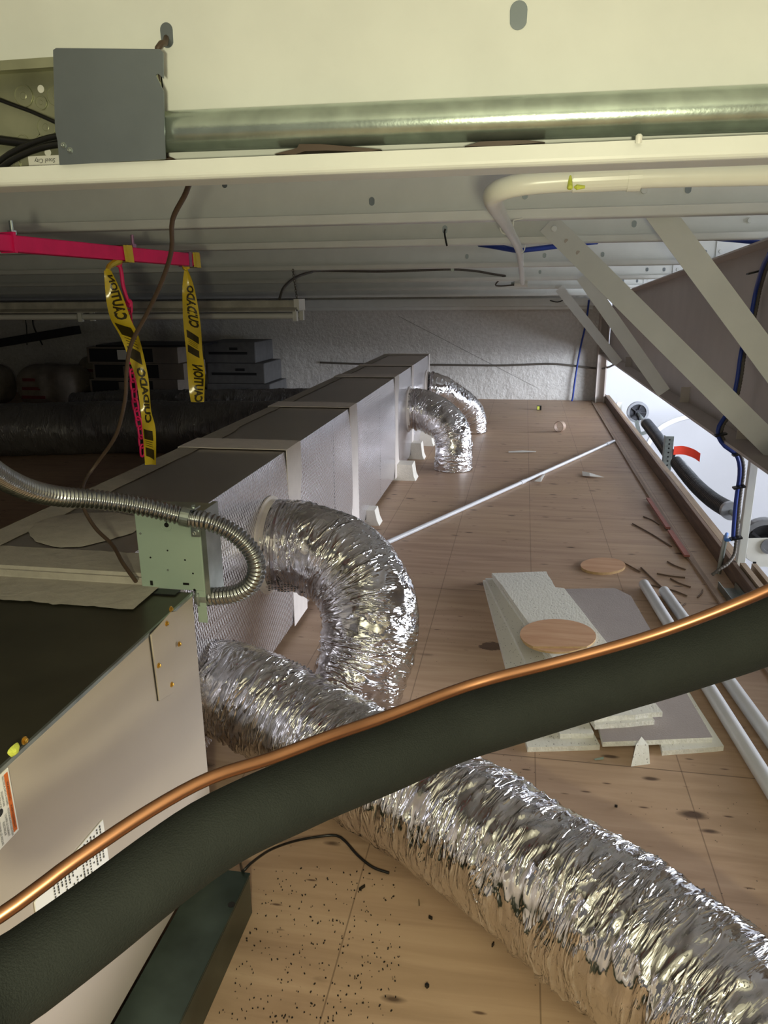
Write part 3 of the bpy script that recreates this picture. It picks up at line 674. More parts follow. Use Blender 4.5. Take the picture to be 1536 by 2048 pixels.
b = MB(); b.box((e1.x-.02, fy-.065, zb0-.012), (e1.x+.012, fy+.065, zt0+.006)); mk('end_cap', b, 'white', lf)
for px in (594, -100):
    q = OY(px, 600, fy); b = MB(); n = 12; zt_ = zr(4.69)
    for k in range(n):
        z = q.z+(zt_-q.z)*k/n; b.tube([V(q.x-.02*(k/n)+.006*math.cos(a)*(k % 2), fy+.006*math.cos(a)*((k+1) % 2), z+.011+.011*math.sin(a)) for a in [m*math.pi/4 for m in range(9)]], .0022, 5, cap=False)
    mk('hanging_chain', b, 'wire', lf)

# ------------------------------------------------------------------ cables on the far wall
cable('wall_cable', [OY(640, 725, 9.28), OY(690, 727, 9.28), OY(760, 729, 9.28), OY(900, 730, 9.28), OY(1000, 731, 9.28), OY(1100, 728, 9.28), OY(1150, 732, 9.26), OY(1195, 737, 9.22), OY(1215, 735, 9.1), OY(1232, 727, 8.8)], .012, 'wire', 'grey cable strung level along the rough far wall', step=.05)
q = OY(1175, 640, 9.2); cable('blue_cable', [OY(1178, 600, 9.1), OY(1172, 645, 9.2), OY(1160, 700, 9.24), OY(1150, 760, 9.24), OY(1145, 798, 9.24), OY(1141, 806, 9.2)], .011, 'blue', 'blue cable hanging down the far wall near its right corner', step=.04)
cable('dark_wire', [OY(1100, 601, 9.135), OY(1115, 604, 9.132), OY(1128, 600, 9.135)], .006, 'black', 'short dark wire loop at the top of the far wall')
for px in (50, 65):
    cable('dark_wire', [OY(px, 634, 9.292), OY(px+3, 655, 9.292), OY(px+(20 if px > 60 else 4), 690, 9.292)], .01 if px > 60 else .006, 'black', 'dark wire hanging on the wall above the sacks, thicker right one' if px > 60 else 'dark wire hanging on the wall above the sacks, thinner left one')

# ------------------------------------------------------------------ the long foil-faced duct
DX0, DX1, DZ0, DZ1, DY0, DY1 = -1.25, -.84, .035, .722, 1.34, 6.95
PX = -.72
du = thing('supply_duct', ((DX0+DX1)/2, 4, DZ0), 'long rectangular foil faced duct box running from the air handler to the far wall', 'duct')
b = MB()
joints = [DY0, 2.67, 3.72, 5.09, 5.85, 6.92, DY1]
ny, nz_ = 112, 14; sec = [(DX1-DX0)]
def bulge(y, t):
    for a, c in zip(joints, joints[1:]):
        if a <= y <= c: w = (y-a)/(c-a); return .014*(1-(2*t-1)**4*.9-.1*(2*t-1)**2)*(1-(2*w-1)**6)+.0018*noise.noise(V(y*3, t*3, 1))
    return 0
g = [(DX1+bulge(DY0+(DY1-DY0)*i/ny, j/nz_)*(0 < j < nz_ or 0), DY0+(DY1-DY0)*i/ny, DZ0+(DZ1-DZ0)*j/nz_) for i in range(ny+1) for j in range(nz_+1)]
fs = [(i*(nz_+1)+j, (i+1)*(nz_+1)+j, (i+1)*(nz_+1)+j+1, i*(nz_+1)+j+1) for i in range(ny) for j in range(nz_)]
b.add(g, fs, 0, True, [[(g[k][1], g[k][2]) for k in f] for f in fs])
b.add([(DX0, DY0, DZ1), (DX1, DY0, DZ1), (DX1, DY1, DZ1), (DX0, DY1, DZ1)], [(0, 1, 2, 3)], 1)
b.add([(DX0, DY0, DZ0), (DX0, DY0, DZ1), (DX0, DY1, DZ1), (DX0, DY1, DZ0), (DX1, DY0, DZ0), (DX1, DY0, DZ1), (DX1, DY1, DZ1), (DX1, DY1, DZ0)], [(0, 1, 2, 3), (3, 2, 6, 7), (0, 4, 5, 1), (0, 3, 7, 4)], 1)
mk('duct_box', b, ['duct', 'ducttop'], du)
b = MB(); b.box((DX0, 1.326, DZ0+.02), (PX, 1.45, DZ1-.001), 0, True); mk('plenum_collar', b, 'mastic', du)
for ya, yc in ((2.585, 2.765), (3.63, 3.80), (5.0, 5.18), (5.80, 5.90), (6.88, 6.955)):
    e = .006; nn = 24
    b = MB()
    def rag(k, s): return .008*noise.noise(V(k*.8, ya*7, s))
    ring = []
    for (x, z) in [(DX1+e, DZ0-.01)]+[(DX1+e, DZ0+(DZ1-DZ0)*k/8) for k in range(1, 8)]+[(DX1+e, DZ1+e)]+[(DX1-(DX1-DX0)*k/6, DZ1+e) for k in range(1, 6)]+[(DX0-e, DZ1+e), (DX0-e, DZ0)]:
        ring.append((x, z))
    vs = []
    for k, (x, z) in enumerate(ring): vs += [(x, ya+rag(k, 1), z), (x, yc+rag(k, 2), z)]
    b.add(vs, [(2*k, 2*k+1, 2*k+3, 2*k+2) for k in range(len(ring)-1)])
    o = mk('joint_tape', b, 'tape', du); sm = o.modifiers.new('thick', 'SOLIDIFY'); sm.thickness = .003; sm.offset = 0
b = MB(); vs = []
for k in range(60):
    y = DY0+(DY1-DY0)*k/59; w = .05+.010*noise.noise(V(k*.9, 3, 1)); vs += [(DX0-.002, y, DZ1+.003), (DX0+w+(.03 if y < 3 else .01), y, DZ1+.003)]
b.add(vs, [(2*k, 2*k+2, 2*k+3, 2*k+1) for k in range(59)])
for k in range(59): b.add([(DX0-.003, DY0+(DY1-DY0)*k/59, DZ1+.003), (DX0-.003, DY0+(DY1-DY0)*(k+1)/59, DZ1+.003), (DX0-.003, DY0+(DY1-DY0)*(k+1)/59, DZ1-.07), (DX0-.003, DY0+(DY1-DY0)*k/59, DZ1-.07)], [(0, 1, 2, 3)])
mk('edge_mastic', b, 'mastic', du)
def blob(poly, z, th, name, m, parent, rag=.006, n=4, seed=0):
    P = [Vector(p) for p in poly]; out = []; N = len(P)
    for i in range(N):
        for k in range(n):
            q = P[i].lerp(P[(i+1) % N], k/n); a = noise.noise(V(i*3.1+k*.7, seed, 0)); out.append(V(q.x+rag*a, q.y+rag*noise.noise(V(seed, i*2.7+k, 1)), z))
    c = sum(out, V(0, 0, 0))/len(out); nn = len(out)
    ins = [o.lerp(c, .08)+V(0, 0, th) for o in out]
    b = MB(); b.add(out+ins+[c+V(0, 0, th*1.1)], [(i, (i+1) % nn, nn+(i+1) % nn, nn+i) for i in range(nn)]+[(nn+i, nn+(i+1) % nn, 2*nn) for i in range(nn)], 0, True)
    return mk(name, b, m, parent)
zd = DZ1+.002
blob([FL(px, py, zd) for px, py in ((55, 1062), (70, 1045), (110, 1032), (165, 1026), (230, 1025), (290, 1035), (268, 1065), (225, 1078), (170, 1092), (120, 1096), (70, 1083))], zd, .004, 'mastic_patch', 'mastic', du, seed=2)
# mastic joint to the air handler: flat band, upstand, flat band
zA = .70
b = MB(); vs = []
for k in range(40):
    x = -1.25+(.54)*k/39; r = .006*noise.noise(V(k*.6, 1, 4)); r2 = .010*noise.noise(V(k*.5, 7, 4))
    vs += [V(x, 1.455+r, DZ1+.004), V(x, 1.335, DZ1+.006), V(x, 1.325, zA+.006), V(x, 1.222+r2-.012*(k/39), zA+.0035)]
b.add(vs, [(4*k+j, 4*k+4+j, 4*k+5+j, 4*k+1+j) for k in range(39) for j in range(3)], 0, False)
mk('joint_mastic', b, 'mastic', du)
# foil seam: row of small printed marks running down the duct face
b = MB()
for k in range(46):
    z = .70-.0145*k
    if R.random() < .75: b.obox((DX1+.014, 1.70+.003*math.sin(k), z), ((0, 0, 1), (0, 1, 0), (1, 0, 0)), (.004, .0011, .0003)); b.obox((DX1+.014, 1.707+.003*math.sin(k*1.7), z), ((0, .4, 1), (0, 1, 0), (1, 0, 0)), (.003, .0009, .0003))
mk('seam_print', b, 'ink', du)
for yy in (3.25, 4.4):
    b = MB()
    for k in range(40): b.obox((DX1+.0145, yy, .70-.0165*k), ((0, 0, 1), (0, 1, 0), (1, 0, 0)), (.004, .0015, .0003))
    mk('seam_print', b, 'ink', du)
for i, (y, w, zz, xr) in enumerate(((5.14, .07, .115, .145), (5.83, .06, .13, .115), (6.37, .06, .12, .13), (4.05, .05, .09, .085))):
    b = MB(); x1 = DX1+xr-.02; b.prism([(-1.2, y-w, 0), (x1+.015, y-w, 0), (x1, y-w, zz*.0+.034) if False else (x1, y-w, .033), (-1.2, y-w, .033)], (0, 2*w, 0))
    if i < 4:
        b.prism([(DX1+.004, y-w, .033), (x1, y-w, .033), (x1-.012, y-w, zz), (DX1+.004, y-w, zz)], (0, 2*w, 0))
    mk('foam_block', b, 'foam', label=['white foam block with sloping end under the duct, nearest of the far three', 'white foam block under the duct beside the second silver elbow', 'white foam block under the duct behind the second silver elbow', 'white foam block peeking from under the duct above the nearest silver elbow'][i], cat='block', group='support blocks under the duct')

# ------------------------------------------------------------------ silver flexible ducts
def flex(name, pts, r, m, label, seed, step=.007, seg=110, amp=.011, group=None, floor=True, collar=None, rads=None):
    if collar: collar = (Vector(collar[0])+V(.0135, 0, 0), collar[1], collar[2])
    P = spline(pts, step); n = len(P); cum = [0]
    for i in range(1, n): cum.append(cum[-1]+(P[i]-P[i-1]).length)
    cv = []
    for i in range(n):
        a, c = P[max(i-6, 0)], P[min(i+6, n-1)]; cv.append(((a+c)/2-P[i]))
    rs = [r]*n
    if rads: rs = [np.interp(cum[i]/cum[-1], [q[0] for q in rads], [q[1] for q in rads]) for i in range(n)]
    def rf(i, j, L, th, q):
        cs, sn = math.cos(th), math.sin(th)
        u = L+.03*noise.noise(V(L*9, th*1.2 if th < 3.14 else (6.283-th)*1.2, seed))
        k = V(u*40+1.1*sn, cs*q*10+seed, sn*q*10)
        a = max(0, 1-abs(noise.noise(k))*3.2)**1.5
        k2 = V(u*85-1.4*cs, cs*q*22-seed, sn*q*22); a2 = max(0, 1-abs(noise.noise(k2))*2.8)
        big = noise.noise(V(u*8, cs*1.6+seed, sn*1.6)); msk = .35+.9*max(0, noise.noise(V(u*5, cs*2.2-seed, sn*2.2))+.3)
        return q+amp*msk*(.55*a+.30*a2)+.007*big
    t = thing(name, (P[-1].x, P[-1].y, 0) if floor else P[-1], label, 'flexible duct', group)
    b = MB().tube(P, rs, seg, 0, True, rf)
    for v in b.v:
        if v.z < .004: v.z = .004
    mk('jacket', b, m, t)
    if collar:
        p, d, rr = Vector(collar[0]), Vector(collar[1]), collar[2]
        c = MB(); pr = [(-.004, rr*1.15), (.002, rr*1.15), (.0035, rr*1.07), (.006, rr*1.04), (.02, rr*1.03)]
        c._lathe(p, d, pr, 40, 0); mk('mastic_ring', c, 'tape', t)
        c = MB(); c._lathe(p+d*.045, d, [(0, rr*1.05), (.004, rr*1.075), (.012, rr*1.075), (.016, rr*1.05)], 40, 0); mk('clamp_band', c, 'duct', t)
    return t, P
G = 'silver elbows dropping from the duct'
e1_ = [(-.835, 2.335, .447), (-.76, 2.33, .450), (-.66, 2.31, .445), (-.545, 2.28, .400), (-.462, 2.22, .31), (-.450, 2.15, .19), (-.475, 2.10, .08), (-.50, 2.085, -.02)]
ft, P_ = flex('flexible_duct', e1_, .142, 'foil', 'large silver foil elbow nearest the camera dropping from the duct to the floor', 3.1, .0065, 130, .012, G, True, ((-.838, 2.335, .447), (1, 0, 0), .148), [(0, .147), (.3, .153), (.6, .156), (1, .14)])
b = MB()
for k in range(9):
    th = .2+.022*k
    for m in range(14):
        if R.random() < .7:
            x = -.79+.011*m; z = .385-.006*k; b.obox((x, 2.335-.1385, z-.0), ((1, 0, 0), (0, .35, 1), (0, 1, 0)), (.0036, .0014, .0004))
mk('printed_text', b, 'ink', ft)
flex('flexible_duct', [(-.835, 5.62, .42), (-.74, 5.61, .42), (-.62, 5.57, .385), (-.52, 5.53, .31), (-.475, 5.50, .2), (-.475, 5.48, .1), (-.475, 5.48, -.02)], .140, 'foil', 'second silver foil elbow from the camera, halfway along the duct', 9.7, .009, 90, .011, G, True, ((-.838, 5.62, .42), (1, 0, 0), .15), [(0, .152), (.5, .142), (1, .135)])
flex('flexible_duct', [(-.835, 6.68, .46), (-.74, 6.72, .44), (-.62, 6.82, .36), (-.50, 6.95, .25), (-.44, 7.02, .14), (-.43, 7.05, -.02)], .128, 'foil', 'farthest silver foil elbow, partly hidden behind the second one', 15.2, .010, 80, .011, G, True, ((-.838, 6.68, .46), (1, 0, 0), .13))
zf = .148
f2 = [V(-.84, 1.80, .20), V(-.74, 1.77, .21)]+[FL(px, py, zf+dz) for px, py, dz in ((590, 1445, .02), (720, 1527, 0), (850, 1602, 0), (1000, 1698, 0), (1150, 1802, 0), (1300, 1912, 0), (1450, 2035, 0), (1620, 2200, 0), (1800, 2390, 0), (2000, 2620, 0))]
flex('flexible_duct', f2, .142, 'foil', 'big silver foil duct lying on the floor across the lower right of the photo', 22.4, .0058, 150, .013, None, True, None, [(0, .13), (.25, .14), (1, .146)])
flex('flexible_duct', [(-4.45, 6.9, .15), (-4.1, 7.0, .17), (-3.6, 7.05, .18), (-3.1, 7.1, .18), (-2.4, 7.25, .18), (-1.6, 7.4, .18)], .17, 'darkfoil', 'dark jacketed flexible duct lying on the floor before the stacked boxes', 31, .02, 60, .02, 'dark flexible ducts in the left bay')
flex('flexible_duct', [(-5.2, 5.45, .2), (-4.3, 5.5, .2), (-3.4, 5.75, .2), (-2.6, 5.85, .2), (-1.6, 5.95, .2)], .22, 'darkfoil', 'thick dark jacketed flexible duct on the floor behind the caution tapes', 37, .02, 60, .02, 'dark flexible ducts in the left bay')

# ------------------------------------------------------------------ air handler
ax0, ax1, ay0, ay1, az0, az1 = -1.32, -.635, .15, 1.315, .10, .70
ah = thing('air_handler', ((ax0+ax1)/2, .7, 0), 'beige air handler cabinet with a dark steel top at the lower left', 'air handler')
b = MB(); b.box((ax0, ay0, az0), (ax1, ay1, az1-.004)); mk('cabinet', b, 'beige', ah, bevel=.004)
b = MB(); b.box((ax0, ay0, az1-.004), (ax1-.003, ay1, az1)); mk('top_panel', b, 'olive', ah)
b = MB(); b.box((ax1-.003, ay0, az1-.005), (ax1+.0015, ay1, az1+.001)); mk('top_seam', b, 'galv', ah)
X = ax1+.002
a = [OX(300, 1270, X), OX(341, 1224, X), OX(352, 1222, X), OX(345, 1385, X), OX(317, 1402, X)]
b = MB(); b.prism([(X-.001, p.y, p.z) for p in a], (.0035, 0, 0)); cvr = mk('access_cover', b, 'beige', ah, bevel=.001)
b = MB(); b.prism([(X-.001, p.y, p.z) for p in [OX(298, 1271, X), OX(345, 1226, X), OX(347, 1221, X), OX(300, 1265, X)]], (.0008, 0, 0)); b.prism([(X-.001, p.y, p.z) for p in [OX(298, 1271, X), OX(302, 1271, X), OX(318, 1402, X), OX(316, 1402, X)]], (.0008, 0, 0)); mk('slot_gap', b, 'black', ah)
for px, py in ((333, 1247), (358, 1288), (317, 1331), (343, 1369)): screw(cvr, OX(px, py, X+.0025), (1, 0, 0), .0042)
for px, py in ((341, 1218), (48, 1481)): screw(ah, OX(px, py, X-.0015), (1, 0, 0), .0046)
q = OX(28, 1501, X); b = MB()
for k in range(6):
    for j in range(9): pass
bl_ = [V(X-.001, q.y+.010*math.cos(t)*(1+.25*math.sin(3*t)), q.z+.009*math.sin(t)*(1+.2*math.cos(2*t))) for t in [k*math.pi/9 for k in range(18)]]
b.add(bl_+[p+V(.005, (q.y-p.y)*.4, (q.z-p.z)*.4) for p in bl_]+[V(X+.006, q.y, q.z)], [(k, (k+1) % 18, 18+(k+1) % 18, 18+k) for k in range(18)]+[(18+k, 18+(k+1) % 18, 36) for k in range(18)], 0, True); mk('paint_blob', b, 'lime', ah, label='yellow green paint blob')
# warning label (printed sideways, read downwards) and instruction label
XL = X+.0008
def yz(px, py): p = OX(px, py, XL); return p
tr, br = yz(19, 1533), yz(36, 1662)
ztop, zbot = tr.z, br.z; yr = (tr.y+br.y)/2
b = MB(); b.box((X-.001, yr-.20, zbot), (XL, yr, ztop)); wl = mk('warning_label', b, 'sticker', ah, bevel=.0004)
b = MB(); b.box((XL, yr-.010, zbot+.004), (XL+.0003, yr-.003, ztop-.004)); mk('orange_band', b, 'orange', wl)
b = MB(); XT = XL+.0006
for s, yo, zs, w in (('WARNING', .0085, ztop-.016, .028), ('AVERTISSEMENT', .0085, zbot+.045, .036), ('ELECTRICAL SHOCK HAZARD', .0145, ztop-.004, .043), ('RISQUE DE DECHARGE ELECTRIQUE', .0145, zbot+.044, .042), ('DISCONNECT POWER', .021, ztop-.022, .022), ('BEFORE SERVICING', .0265, ztop-.012, .034), ('COUPER LE COURANT', .021, zbot+.040, .034), ('ELECTRIQUE', .0265, zbot+.032, .020), ('FAILURE TO DO SO CAN', .034, ztop-.01, .036), ('POUR PREVENIR LES RISQUES', .034, zbot+.047, .044), ('RESULT IN SHOCK', .041, ztop-.01, .034)):
    put_text(b, s, .0052, (XT, yr-yo, zs), (0, 0, -1), (0, 1, 0), 0, width=w)
c0 = V(XT, yr-.028, (ztop+zbot)/2); b.add([c0+V(0, .006*math.cos(t), .005*math.sin(t)) for t in [k*math.pi/8 for k in range(16)]], [list(range(16))])
mk('print', b, 'ink', wl)
t0_, t1_, t2_ = yz(206, 1639), yz(217, 1717), yz(70, 1815)
il = [yz(206, 1639), yz(218, 1720), yz(226, 1780), yz(90, 1880), yz(72, 1822), yz(70, 1805), yz(82, 1785), yz(100, 1765)]
b = MB(); b.prism([(X-.001, p.y, p.z) for p in il], (.0018, 0, 0)); ml = mk('instruction_label', b, 'sticker', ah)
b = MB(); dd = (yz(206, 1639)-yz(100, 1765)).normalized(); nn_ = V(0, -dd.z, dd.y)
nn_ = nn_ if nn_.z < 0 else -nn_
for k in range(15):
    st_ = yz(100, 1765).lerp(yz(206, 1639), (k+.6)/16)
    for m in range(12):
        L_ = .0025+.002*R.random()
        if R.random() < .8: b.obox(V(XT+.0006, st_.y, st_.z)+V(0, 0, -1)*(.004+.0052*m), ((0, 0, 1), (0, 1, 0), (1, 0, 0)), (L_*.5, .0011, .0002))
mk('print', b, 'ink', ml)
q0, q1 = FL(499, 1745, .1), FL(385, 2048, .1)
ch_ = thing('support_channel', (q0.x, .7, 0), 'dark galvanized steel channel on the floor under the air handler', 'steel channel')
yq = q0.y; xr_ = q0.x+.002
b = MB(); b.box((xr_-.11, .1, .095), (xr_, yq, .1)); b.box((xr_-.003, .1, 0), (xr_, yq-.005, .095)); b.box((xr_-.11, .1, 0), (xr_-.107, yq, .095)); b.box((xr_-.11, yq-.003, .045), (xr_-.006, yq, .095)); mk('channel', b, 'darkgreen', ch_, bevel=.003)
q = FL(463, 1809, .1005); b = MB(); b._lathe(q, (0, 0, 1), [(-.002, .0075), (.0003, .0075), (.0003, .0)], 18, 0); mk('hole', b, 'black', ch_)
b = MB(); b.box((ax0+.05, .2, 0), (ax0+.16, 1.25, .12)); b.box((-.75, .2, .1), (ax1-.02, 1.15, .12)); mk('rear_rail', b, 'darkgreen', ch_)

# ------------------------------------------------------------------ pale green control box and flexible steel conduit
cx0, cx1, cy, cz0, cz1 = -.747, -.612, 1.322, .703, .868
cb_ = thing('control_box', (-.68, cy, cz0), 'pale green steel control box on the far corner of the air handler', 'electrical box')
b = MB(); b.box((cx0, cy, cz0), (cx1, cy+.07, cz1)); mk('housing', b, 'galv', cb_, bevel=.002)
b = MB(); b.box((cx0, cy-.0025, cz0), (cx1, cy-.0005, cz1)); b.box((cx1-.018, cy-.0025, cz0-.07), (cx1+.002, cy-.0005, cz0)); b.box((cx1-.001, cy-.002, cz0-.02), (cx1+.0015, cy+.02, cz1)); cf = mk('front_panel', b, 'greenpaint', cb_, bevel=.001)
b = MB(); b.box((cx1+.0015, cy+.0, cz0-.03), (cx1+.012, cy+.07, cz1+.004)); mk('side_flange', b, 'galv', cb_)
for px, py, r in ((335, 1101, .0019), (301, 1115, .0019), (370, 1120, .0019), (386, 1147, .0019), (389, 1180, .0028), (333, 1050, .005), (333, 1043, .0022)):
    q = OY(px, py, cy-.0026); b = MB(); b._lathe(q, (0, -1, 0), [(-.001, r), (.0003, r), (.0003, 0)], 14, 0); mk('hole', b, 'black', cf)
q = OY(333, 1050, cy-.0026); b = MB(); b._lathe(q, (0, -1, 0), [(0, .014), (.0005, .0135), (.0005, .0125), (.0001, .012)], 24, 0); mk('keyhole_rim', b, 'greenpaint', cf)
for px, py, r in ((281, 1067, .0018), (336, 1140, .0018)): screw(cf, OY(px, py, cy-.0026), (0, -1, 0), r, 'galv')
b = MB()
for (p, q2) in (((300, 1162), (300, 1168)), ((366, 1167), (372, 1167))):
    a_, c_ = OY(p[0], p[1], cy-.0028), OY(q2[0]+6, q2[1], cy-.0028); b.box((a_.x, cy-.003, min(a_.z, c_.z)-.003), (c_.x, cy-.0026, max(a_.z, c_.z)+.001))
b.box((OY(302, 1168, cy).x, cy-.03, az1+.0005), (OY(362, 1168, cy).x, cy-.004, az1+.0035)); mk('slot', b, 'black', cf)
sf = thing('flexible_conduit', OY(370, 1035, 1.29), 'shiny ribbed flexible steel conduit looping into the side of the control box', 'conduit')
yc = cy-.026
ctrl = [OY(-90, 890, .80), OY(-40, 925, .9), OY(10, 958, 1.0), OY(60, 980, 1.08), OY(120, 993, 1.15), OY(200, 1000, 1.21), OY(290, 1014, 1.26), OY(370, 1034, yc), OY(420, 1044, yc+.005), OY(465, 1065, yc+.015), OY(500, 1098, yc+.025), OY(514, 1135, yc+.03), OY(503, 1168, yc+.035), OY(475, 1186, yc+.038), OY(440, 1192, yc+.04), OY(408, 1193, yc+.042)]
corr(ctrl, .0172, .0015, .0088, 'flexsteel', 'ribbed_tube', sf, 28, per=8)
q = OY(414, 1193, yc+.042); b = MB(); b._lathe(q, (-1, 0, .0), [(-.006, .0195), (.008, .0195), (.008, .024), (.012, .024), (.012, .019), (.02, .019)], 20, 0); mk('connector', b, 'galv', sf)
q = OY(372, 1034, yc); b = MB(); dd = (OY(420, 1044, yc+.005)-q).normalized(); b._lathe(q-dd*.008, dd, [(0, .0178), (0, .0196), (.017, .0196), (.017, .0178)], 24, 0); b.box((q.x-.001, cy-.008, q.z-.046), (q.x+.017, cy-.003, q.z-.014)); b.box((q.x+.004, cy-.03, q.z+.016), (q.x+.022, cy-.006, q.z+.019)); sc_ = mk('strap_clamp', b, 'galv', sf)
screw(sc_, (q.x+.008, cy-.008, q.z-.037), (0, -1, 0), .0065, 'galv'); screw(sc_, (q.x+.014, cy-.02, q.z+.019), (0, 0, 1), .005, 'galv')

# ------------------------------------------------------------------ insulated line and copper line in the foreground
def at_depth(px, py, d): return V(0, 0, H)+ray(px, py)*(d/F)
lp = [(-140, 2110, .45), (-40, 2005, .49), (55, 1942, .515), (200, 1835, .55), (415, 1675, .60), (600, 1585, .64), (768, 1518, .68), (900, 1463, .71), (1050, 1416, .72), (1200, 1370, .725), (1350, 1325, .72), (1536, 1262, .71), (1700, 1190, .70), (2000, 1040, .69), (2350, 850, .68)]
b = MB().tube(spline([at_depth(*q) for q in lp], .012), .0298, 36, 0, True, lambda i, j, L, th, q: q*(1+.012*noise.noise(V(L*22, math.cos(th)*1.5, math.sin(th)*1.5))))
mk('insulated_line', b, 'rubber', label='thick black foam insulated refrigerant line sweeping across the foreground', cat='pipe')
lc = [(-120, 1900, .47), (0, 1831, .485), (94, 1763, .50), (150, 1721, .51), (300, 1621, .54), (420, 1556, .565), (540, 1517, .59), (660, 1472, .615), (759, 1438, .64), (900, 1384, .665), (984, 1357, .67), (1084, 1332, .675), (1190, 1304, .675), (1302, 1271, .67), (1397, 1237, .66), (1480, 1204, .65), (1536, 1180, .645), (1660, 1120, .635), (1960, 965, .63), (2300, 775, .62)]
b = MB().tube(spline([at_depth(*q) for q in lc], .01), .0050, 20)
mk('copper_line', b, 'copper', label='bare copper refrigerant line running along the top of the black insulated line', cat='pipe')

# ------------------------------------------------------------------ things on the floor
cable('black_wire', [FL(480, 1700, .06), FL(481, 1725, .03), FL(486, 1742, .105), FL(500, 1728, .105), FL(540, 1700, .06), FL(590, 1682, .02), FL(640, 1673, .006), FL(672, 1671, .006), FL(690, 1682, .005), FL(715, 1710, .005), FL(745, 1734, .005), FL(778, 1746, .005)], .0032, 'black', 'thin black wire curling over the channel end towards the big silver duct', 'wire', step=.01)
wp = thing('white_pole', (0, 5, 0), 'thin white pole lying diagonally on the plywood beyond the silver elbow', 'pole')
q0, q1 = FL(770, 1087, .014), FL(1228, 882, .014)
b = MB(); b.cyl(q0, q1, .0125, 14); mk('rod', b, 'greypvc', wp)
for t in (.475, .955):
    p = q0.lerp(q1, t); d_ = (q1-q0).normalized(); b = MB(); b.cyl(p-d_*.03, p+d_*.03, .0155, 14); mk('coupling', b, 'greypvc', wp)
for k, ((a, c), lab) in enumerate(zip((((1288, 1168), (1700, 1830)), ((1328, 1182), (1800, 1838))), ('white plastic pipe on the floor beside the ceiling tiles, nearer of the pair', 'white plastic pipe on the floor beside the ceiling tiles, farther right of the pair'))):
    r = .0225; q0, q1 = FL(*a, r), FL(*c, r); b = MB()
    b.tube([q0, q0.lerp(q1, .5), q1], r, 24, 0, False); b.tube([q0, q1], r*.88, 24, 0, False)
    dd = (q1-q0).normalized(); b._lathe(q0, dd, [(0, r*.88), (0, r)], 24, 0)
    mk('plastic_pipe', b, 'greypvc', label=lab, cat='pipe', group='two pipes lying on the plywood')
def slab(pxs, z, th, mats, label, rag=.004, name='ceiling_tile', cat='ceiling tile', group='cut ceiling tiles in the pile', tl=(0, 0)):
    P = [FL(px, py, z+th) for px, py in pxs]; out = []
    N = len(P)
    for i in range(N):
        for k in range(5):
            q = P[i].lerp(P[(i+1) % N], k/5); out.append(V(q.x+rag*noise.noise(V(i*5.3+k, z*90, 2)), q.y+rag*noise.noise(V(z*70, i*4.1+k, 5)), z+th))
    nn = len(out); b = MB()
    b.add(out, [list(range(nn))], 0); low = [p-V(0, 0, th) for p in out]
    b.add(low, [list(range(nn))[::-1]], 1)
    b.add(out+low, [(i, nn+i, nn+(i+1) % nn, (i+1) % nn) for i in range(nn)], 1)
    return mk(name, b, mats, label=label, cat=cat, group=group)
T_ = .016
slab([(1245, 1192), (1256, 1194), (1448, 1492), (1325, 1502)], 0, T_, ['tile', 'gypsum'], 'speckled ceiling tile at the bottom right of the pile, showing as a pale strip')
slab([(966, 1160), (1025, 1160), (1200, 1490), (1055, 1495)], 0, T_, ['tile', 'gypsum'], 'speckled ceiling tile at the bottom left of the pile')
slab([(1120, 1178), (1230, 1176), (1262, 1192), (1425, 1475), (1205, 1484)], T_, T_, ['tilegrey', 'gypsum'], 'grey backed ceiling tile lying face down on the right of the pile')
slab([(970, 1156), (1040, 1156), (1188, 1466), (1120, 1468)], T_, T_, ['tile', 'gypsum'], 'speckled ceiling tile second from the floor on the left of the pile')
slab([(985, 1152), (1075, 1150), (1310, 1440), (1190, 1450)], 2*T_, T_, ['tile', 'gypsum'], 'speckled ceiling tile third from the floor, its lower edge below the black line')
slab([(984, 1146), (1093, 1143), (1110, 1174), (1128, 1176), (1325, 1424), (1190, 1436), (1010, 1178)], 3*T_, T_, ['tile', 'gypsum'], 'speckled ceiling tile on top of the pile under the wooden disc', tl=(0, 0))
b = MB(); cks = [FL(1262, 1533, .0), FL(1300, 1528, .0), FL(1298, 1500, 0), FL(1268, 1503, 0)]
tip = FL(1283, 1500, .0)+V(.002, .02, .055)
b.add([*cks, FL(1272, 1490, .05), FL(1297, 1490, .045), FL(1283, 1473, .06)], [(0, 1, 2, 3), (0, 1, 5, 4), (4, 5, 6), (1, 2, 5), (2, 6, 5), (2, 3, 6), (3, 4, 6), (3, 0, 4)]); mk('gypsum_chunk', b, 'tile', label='broken white chunk standing at the foot of the tile pile', cat='tile scrap')
def disc(px, py, wx, wy, z, th, label, skew=.0, cut=None, m='discply'):
    P = []; n = 40
    for k in range(n):
        a = 2*math.pi*k/n; y_ = wy*math.sin(a)
        if cut is not None and y_ > cut: y_ = cut
        P.append(FL(px+wx*math.cos(a)+skew*math.sin(a), py+y_, z+th))
    b = MB(); b.add(P, [list(range(n))], 0); low = [p-V(0, 0, th) for p in P]; b.add(low, [list(range(n))[::-1]], 1); b.add(P+low, [(i, n+i, n+(i+1) % n, (i+1) % n) for i in range(n)], 1)
    mk('wooden_disc', b, [m, 'cutply'], label=label, cat='wooden disc', group='round plywood cutouts')
disc(1117, 1272, 74, 32, 4*T_, .007, 'lower of two round plywood cutouts stacked on the ceiling tiles')
disc(1116, 1270, 76, 32, 4*T_+.007, .007, 'upper of two plywood cutouts on the ceiling tiles, cut straight along its near side', 6, 23)
disc(1206, 1130, 45, 15, 0, .012, 'round plywood cutout lying alone on the floor beyond the tile pile')
